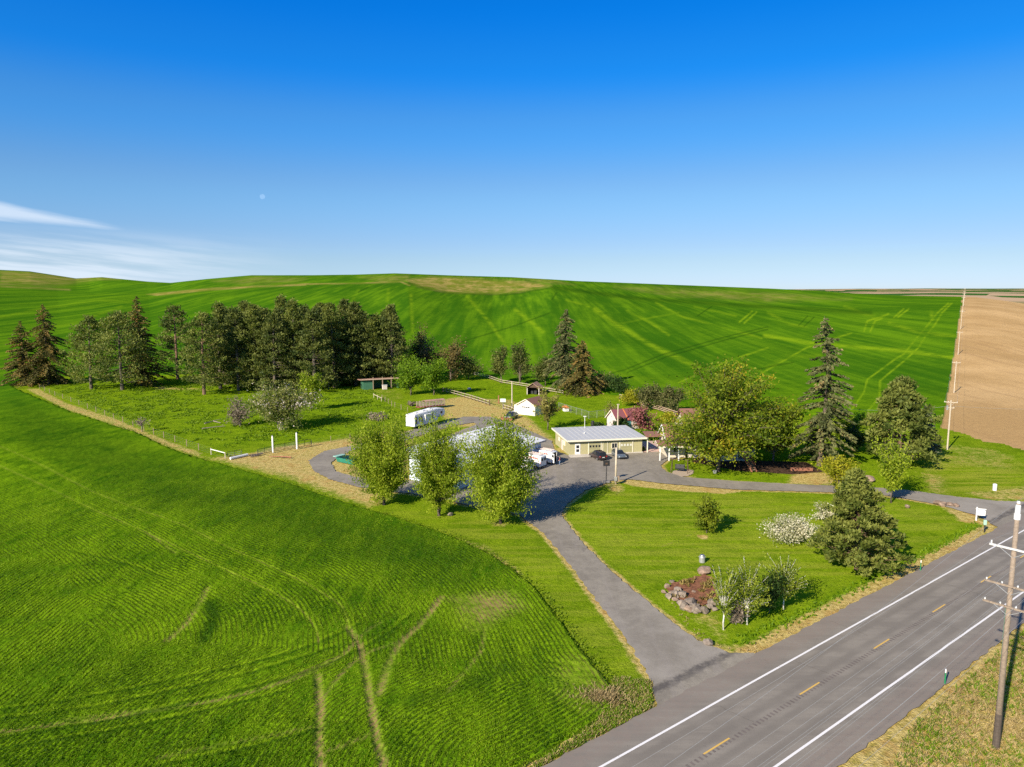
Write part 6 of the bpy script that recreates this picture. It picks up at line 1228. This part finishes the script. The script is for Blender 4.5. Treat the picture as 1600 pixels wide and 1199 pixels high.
for i, (x, y) in enumerate([(1039, 925), (1044, 917), (1050, 929), (1047, 937), (1056, 941), (1063, 934), (1064, 946), (1071, 950), (1078, 945), (1079, 956), (1086, 951), (1092, 958), (1097, 952), (1101, 959), (1107, 953), (1111, 946), (1115, 955), (1060, 925), (1052, 913), (1074, 955), (1088, 959), (1084, 925), (1098, 899), (1055, 934)]):
    rock(P(x + rr.uniform(-3, 3), y + rr.uniform(-2, 2)), rr.uniform(.3, .85), i, STONE if rr.random() < .6 else STONEB, 'rough grey-brown boulder stacked round the red bark bed', 'boulders of the bark bed', rr.uniform(.55, .95))
for i, (x, y) in enumerate([(1465, 789), (1474, 791), (1483, 791), (1494, 793)]): rock(P(x, y), rr.uniform(.55, .8), 40 + i, STONEB, 'low purplish boulder in the row between drive and lawn near the sign', 'boulders by the far entrance')
rock(P(1418, 794), .5, 50, STONEB, 'single brown stone under the young vase-shaped tree'); rock(P(1106, 1007), .55, 51, STONE, 'dark stone at the driveway corner near the leaning birch')
rock(P(1357, 752), 1.4, 52, STONEB, 'wide brown mound beside the drive left of the young tree', None, .45); rock(P(703, 806), .5, 53, STONE, 'stone in the shade right of the middle elm'); rock(P(734, 609), .9, 54, CONC, 'pale stone in the middle of the paddock', None, .5)
bt = scatter([(1050, 938), (1058, 915), (1100, 903), (1126, 912), (1130, 940), (1100, 952)], 900, 31); k_ = fbm(bt[:, 0] / 1.2, bt[:, 1] / 1.2) > .45; bt = bt[k_]
tufts('long_grass', bt, np.full(len(bt), .08), np.full(len(bt), .35), .08, leafmat('bed_weeds', (.14, .11, .03), (.34, .26, .08), .3), 4, .7, 32)
# dry weeds heap at the corner of the wheat
q = P(940, 1092); cx = r0.normal(0, 1.0, (420, 2)) * (.9, .6) + (q.x, q.y)
o = tufts('dead_weed_heap', cx, np.full(420, .0), np.full(420, .40), .03, leafmat('dead_weeds', (.17, .12, .05), (.38, .29, .14), .1), 4, .9, 21); del o['kind']; tag(o, 'heap of brown dead weeds at the corner of the wheat field', 'weeds')
for i, (x, yb) in enumerate(((1507, 548), (1505, 530))):
    BL('shrub', ('brown bush beside the field poles at the tilled edge', 'small green bush beyond the brown one at the tilled edge')[i], 'shrub', x, yb, yb - 13, 11, .0, (L_TWIG, L_JUN)[i], M_DEAD, 110 + i, 20, 700, .5, 'round', tr=.01)
    bpy.context.scene.objects
# ---- the pale day moon: the sky stays in front of its dark part, so only its lit side adds light
u_ = Vector(((410 - 800) / FPX, (600 - 308) / FPX)); dv = Vector((u_.x, CP + u_.y * SP_, -SP_ + u_.y * CP)).normalized(); MD = 30000
bm = bmesh.new(); bmesh.ops.create_uvsphere(bm, u_segments=32, v_segments=16, radius=MD * 3.9 / FPX * .93); me = bpy.data.meshes.new('moon'); bm.to_mesh(me); bm.free(); me.polygons.foreach_set('use_smooth', [True] * len(me.polygons)); mo_ = link(bpy.data.objects.new('moon', me)); mo_.location = dv * MD + Vector((0, 0, CAMZ))
b = NB('day_moon'); g_ = b.n('ShaderNodeNewGeometry'); dt = b.n('ShaderNodeVectorMath', operation='DOT_PRODUCT'); b.set(dt.inputs[0], g_.outputs['Normal']); dt.inputs[1].default_value = (-.80, -.45, -.35)
em = b.n('ShaderNodeEmission'); em.inputs[0].default_value = (1, .97, .93, 1); b.set(em.inputs[1], b.math('MULTIPLY', b.ramp(dt.outputs['Value'], -.1, .5), .07)); tp = b.n('ShaderNodeBsdfTransparent'); ad = b.n('ShaderNodeAddShader')
b.set(ad.inputs[0], em.outputs[0]); b.set(ad.inputs[1], tp.outputs[0]); b.set(b.out.inputs['Surface'], ad.outputs[0]); b.m.use_backface_culling = True; me.materials.append(b.m); tag(mo_, 'faint half moon in the blue sky above the left hills', 'moon'); mo_.visible_shadow = False
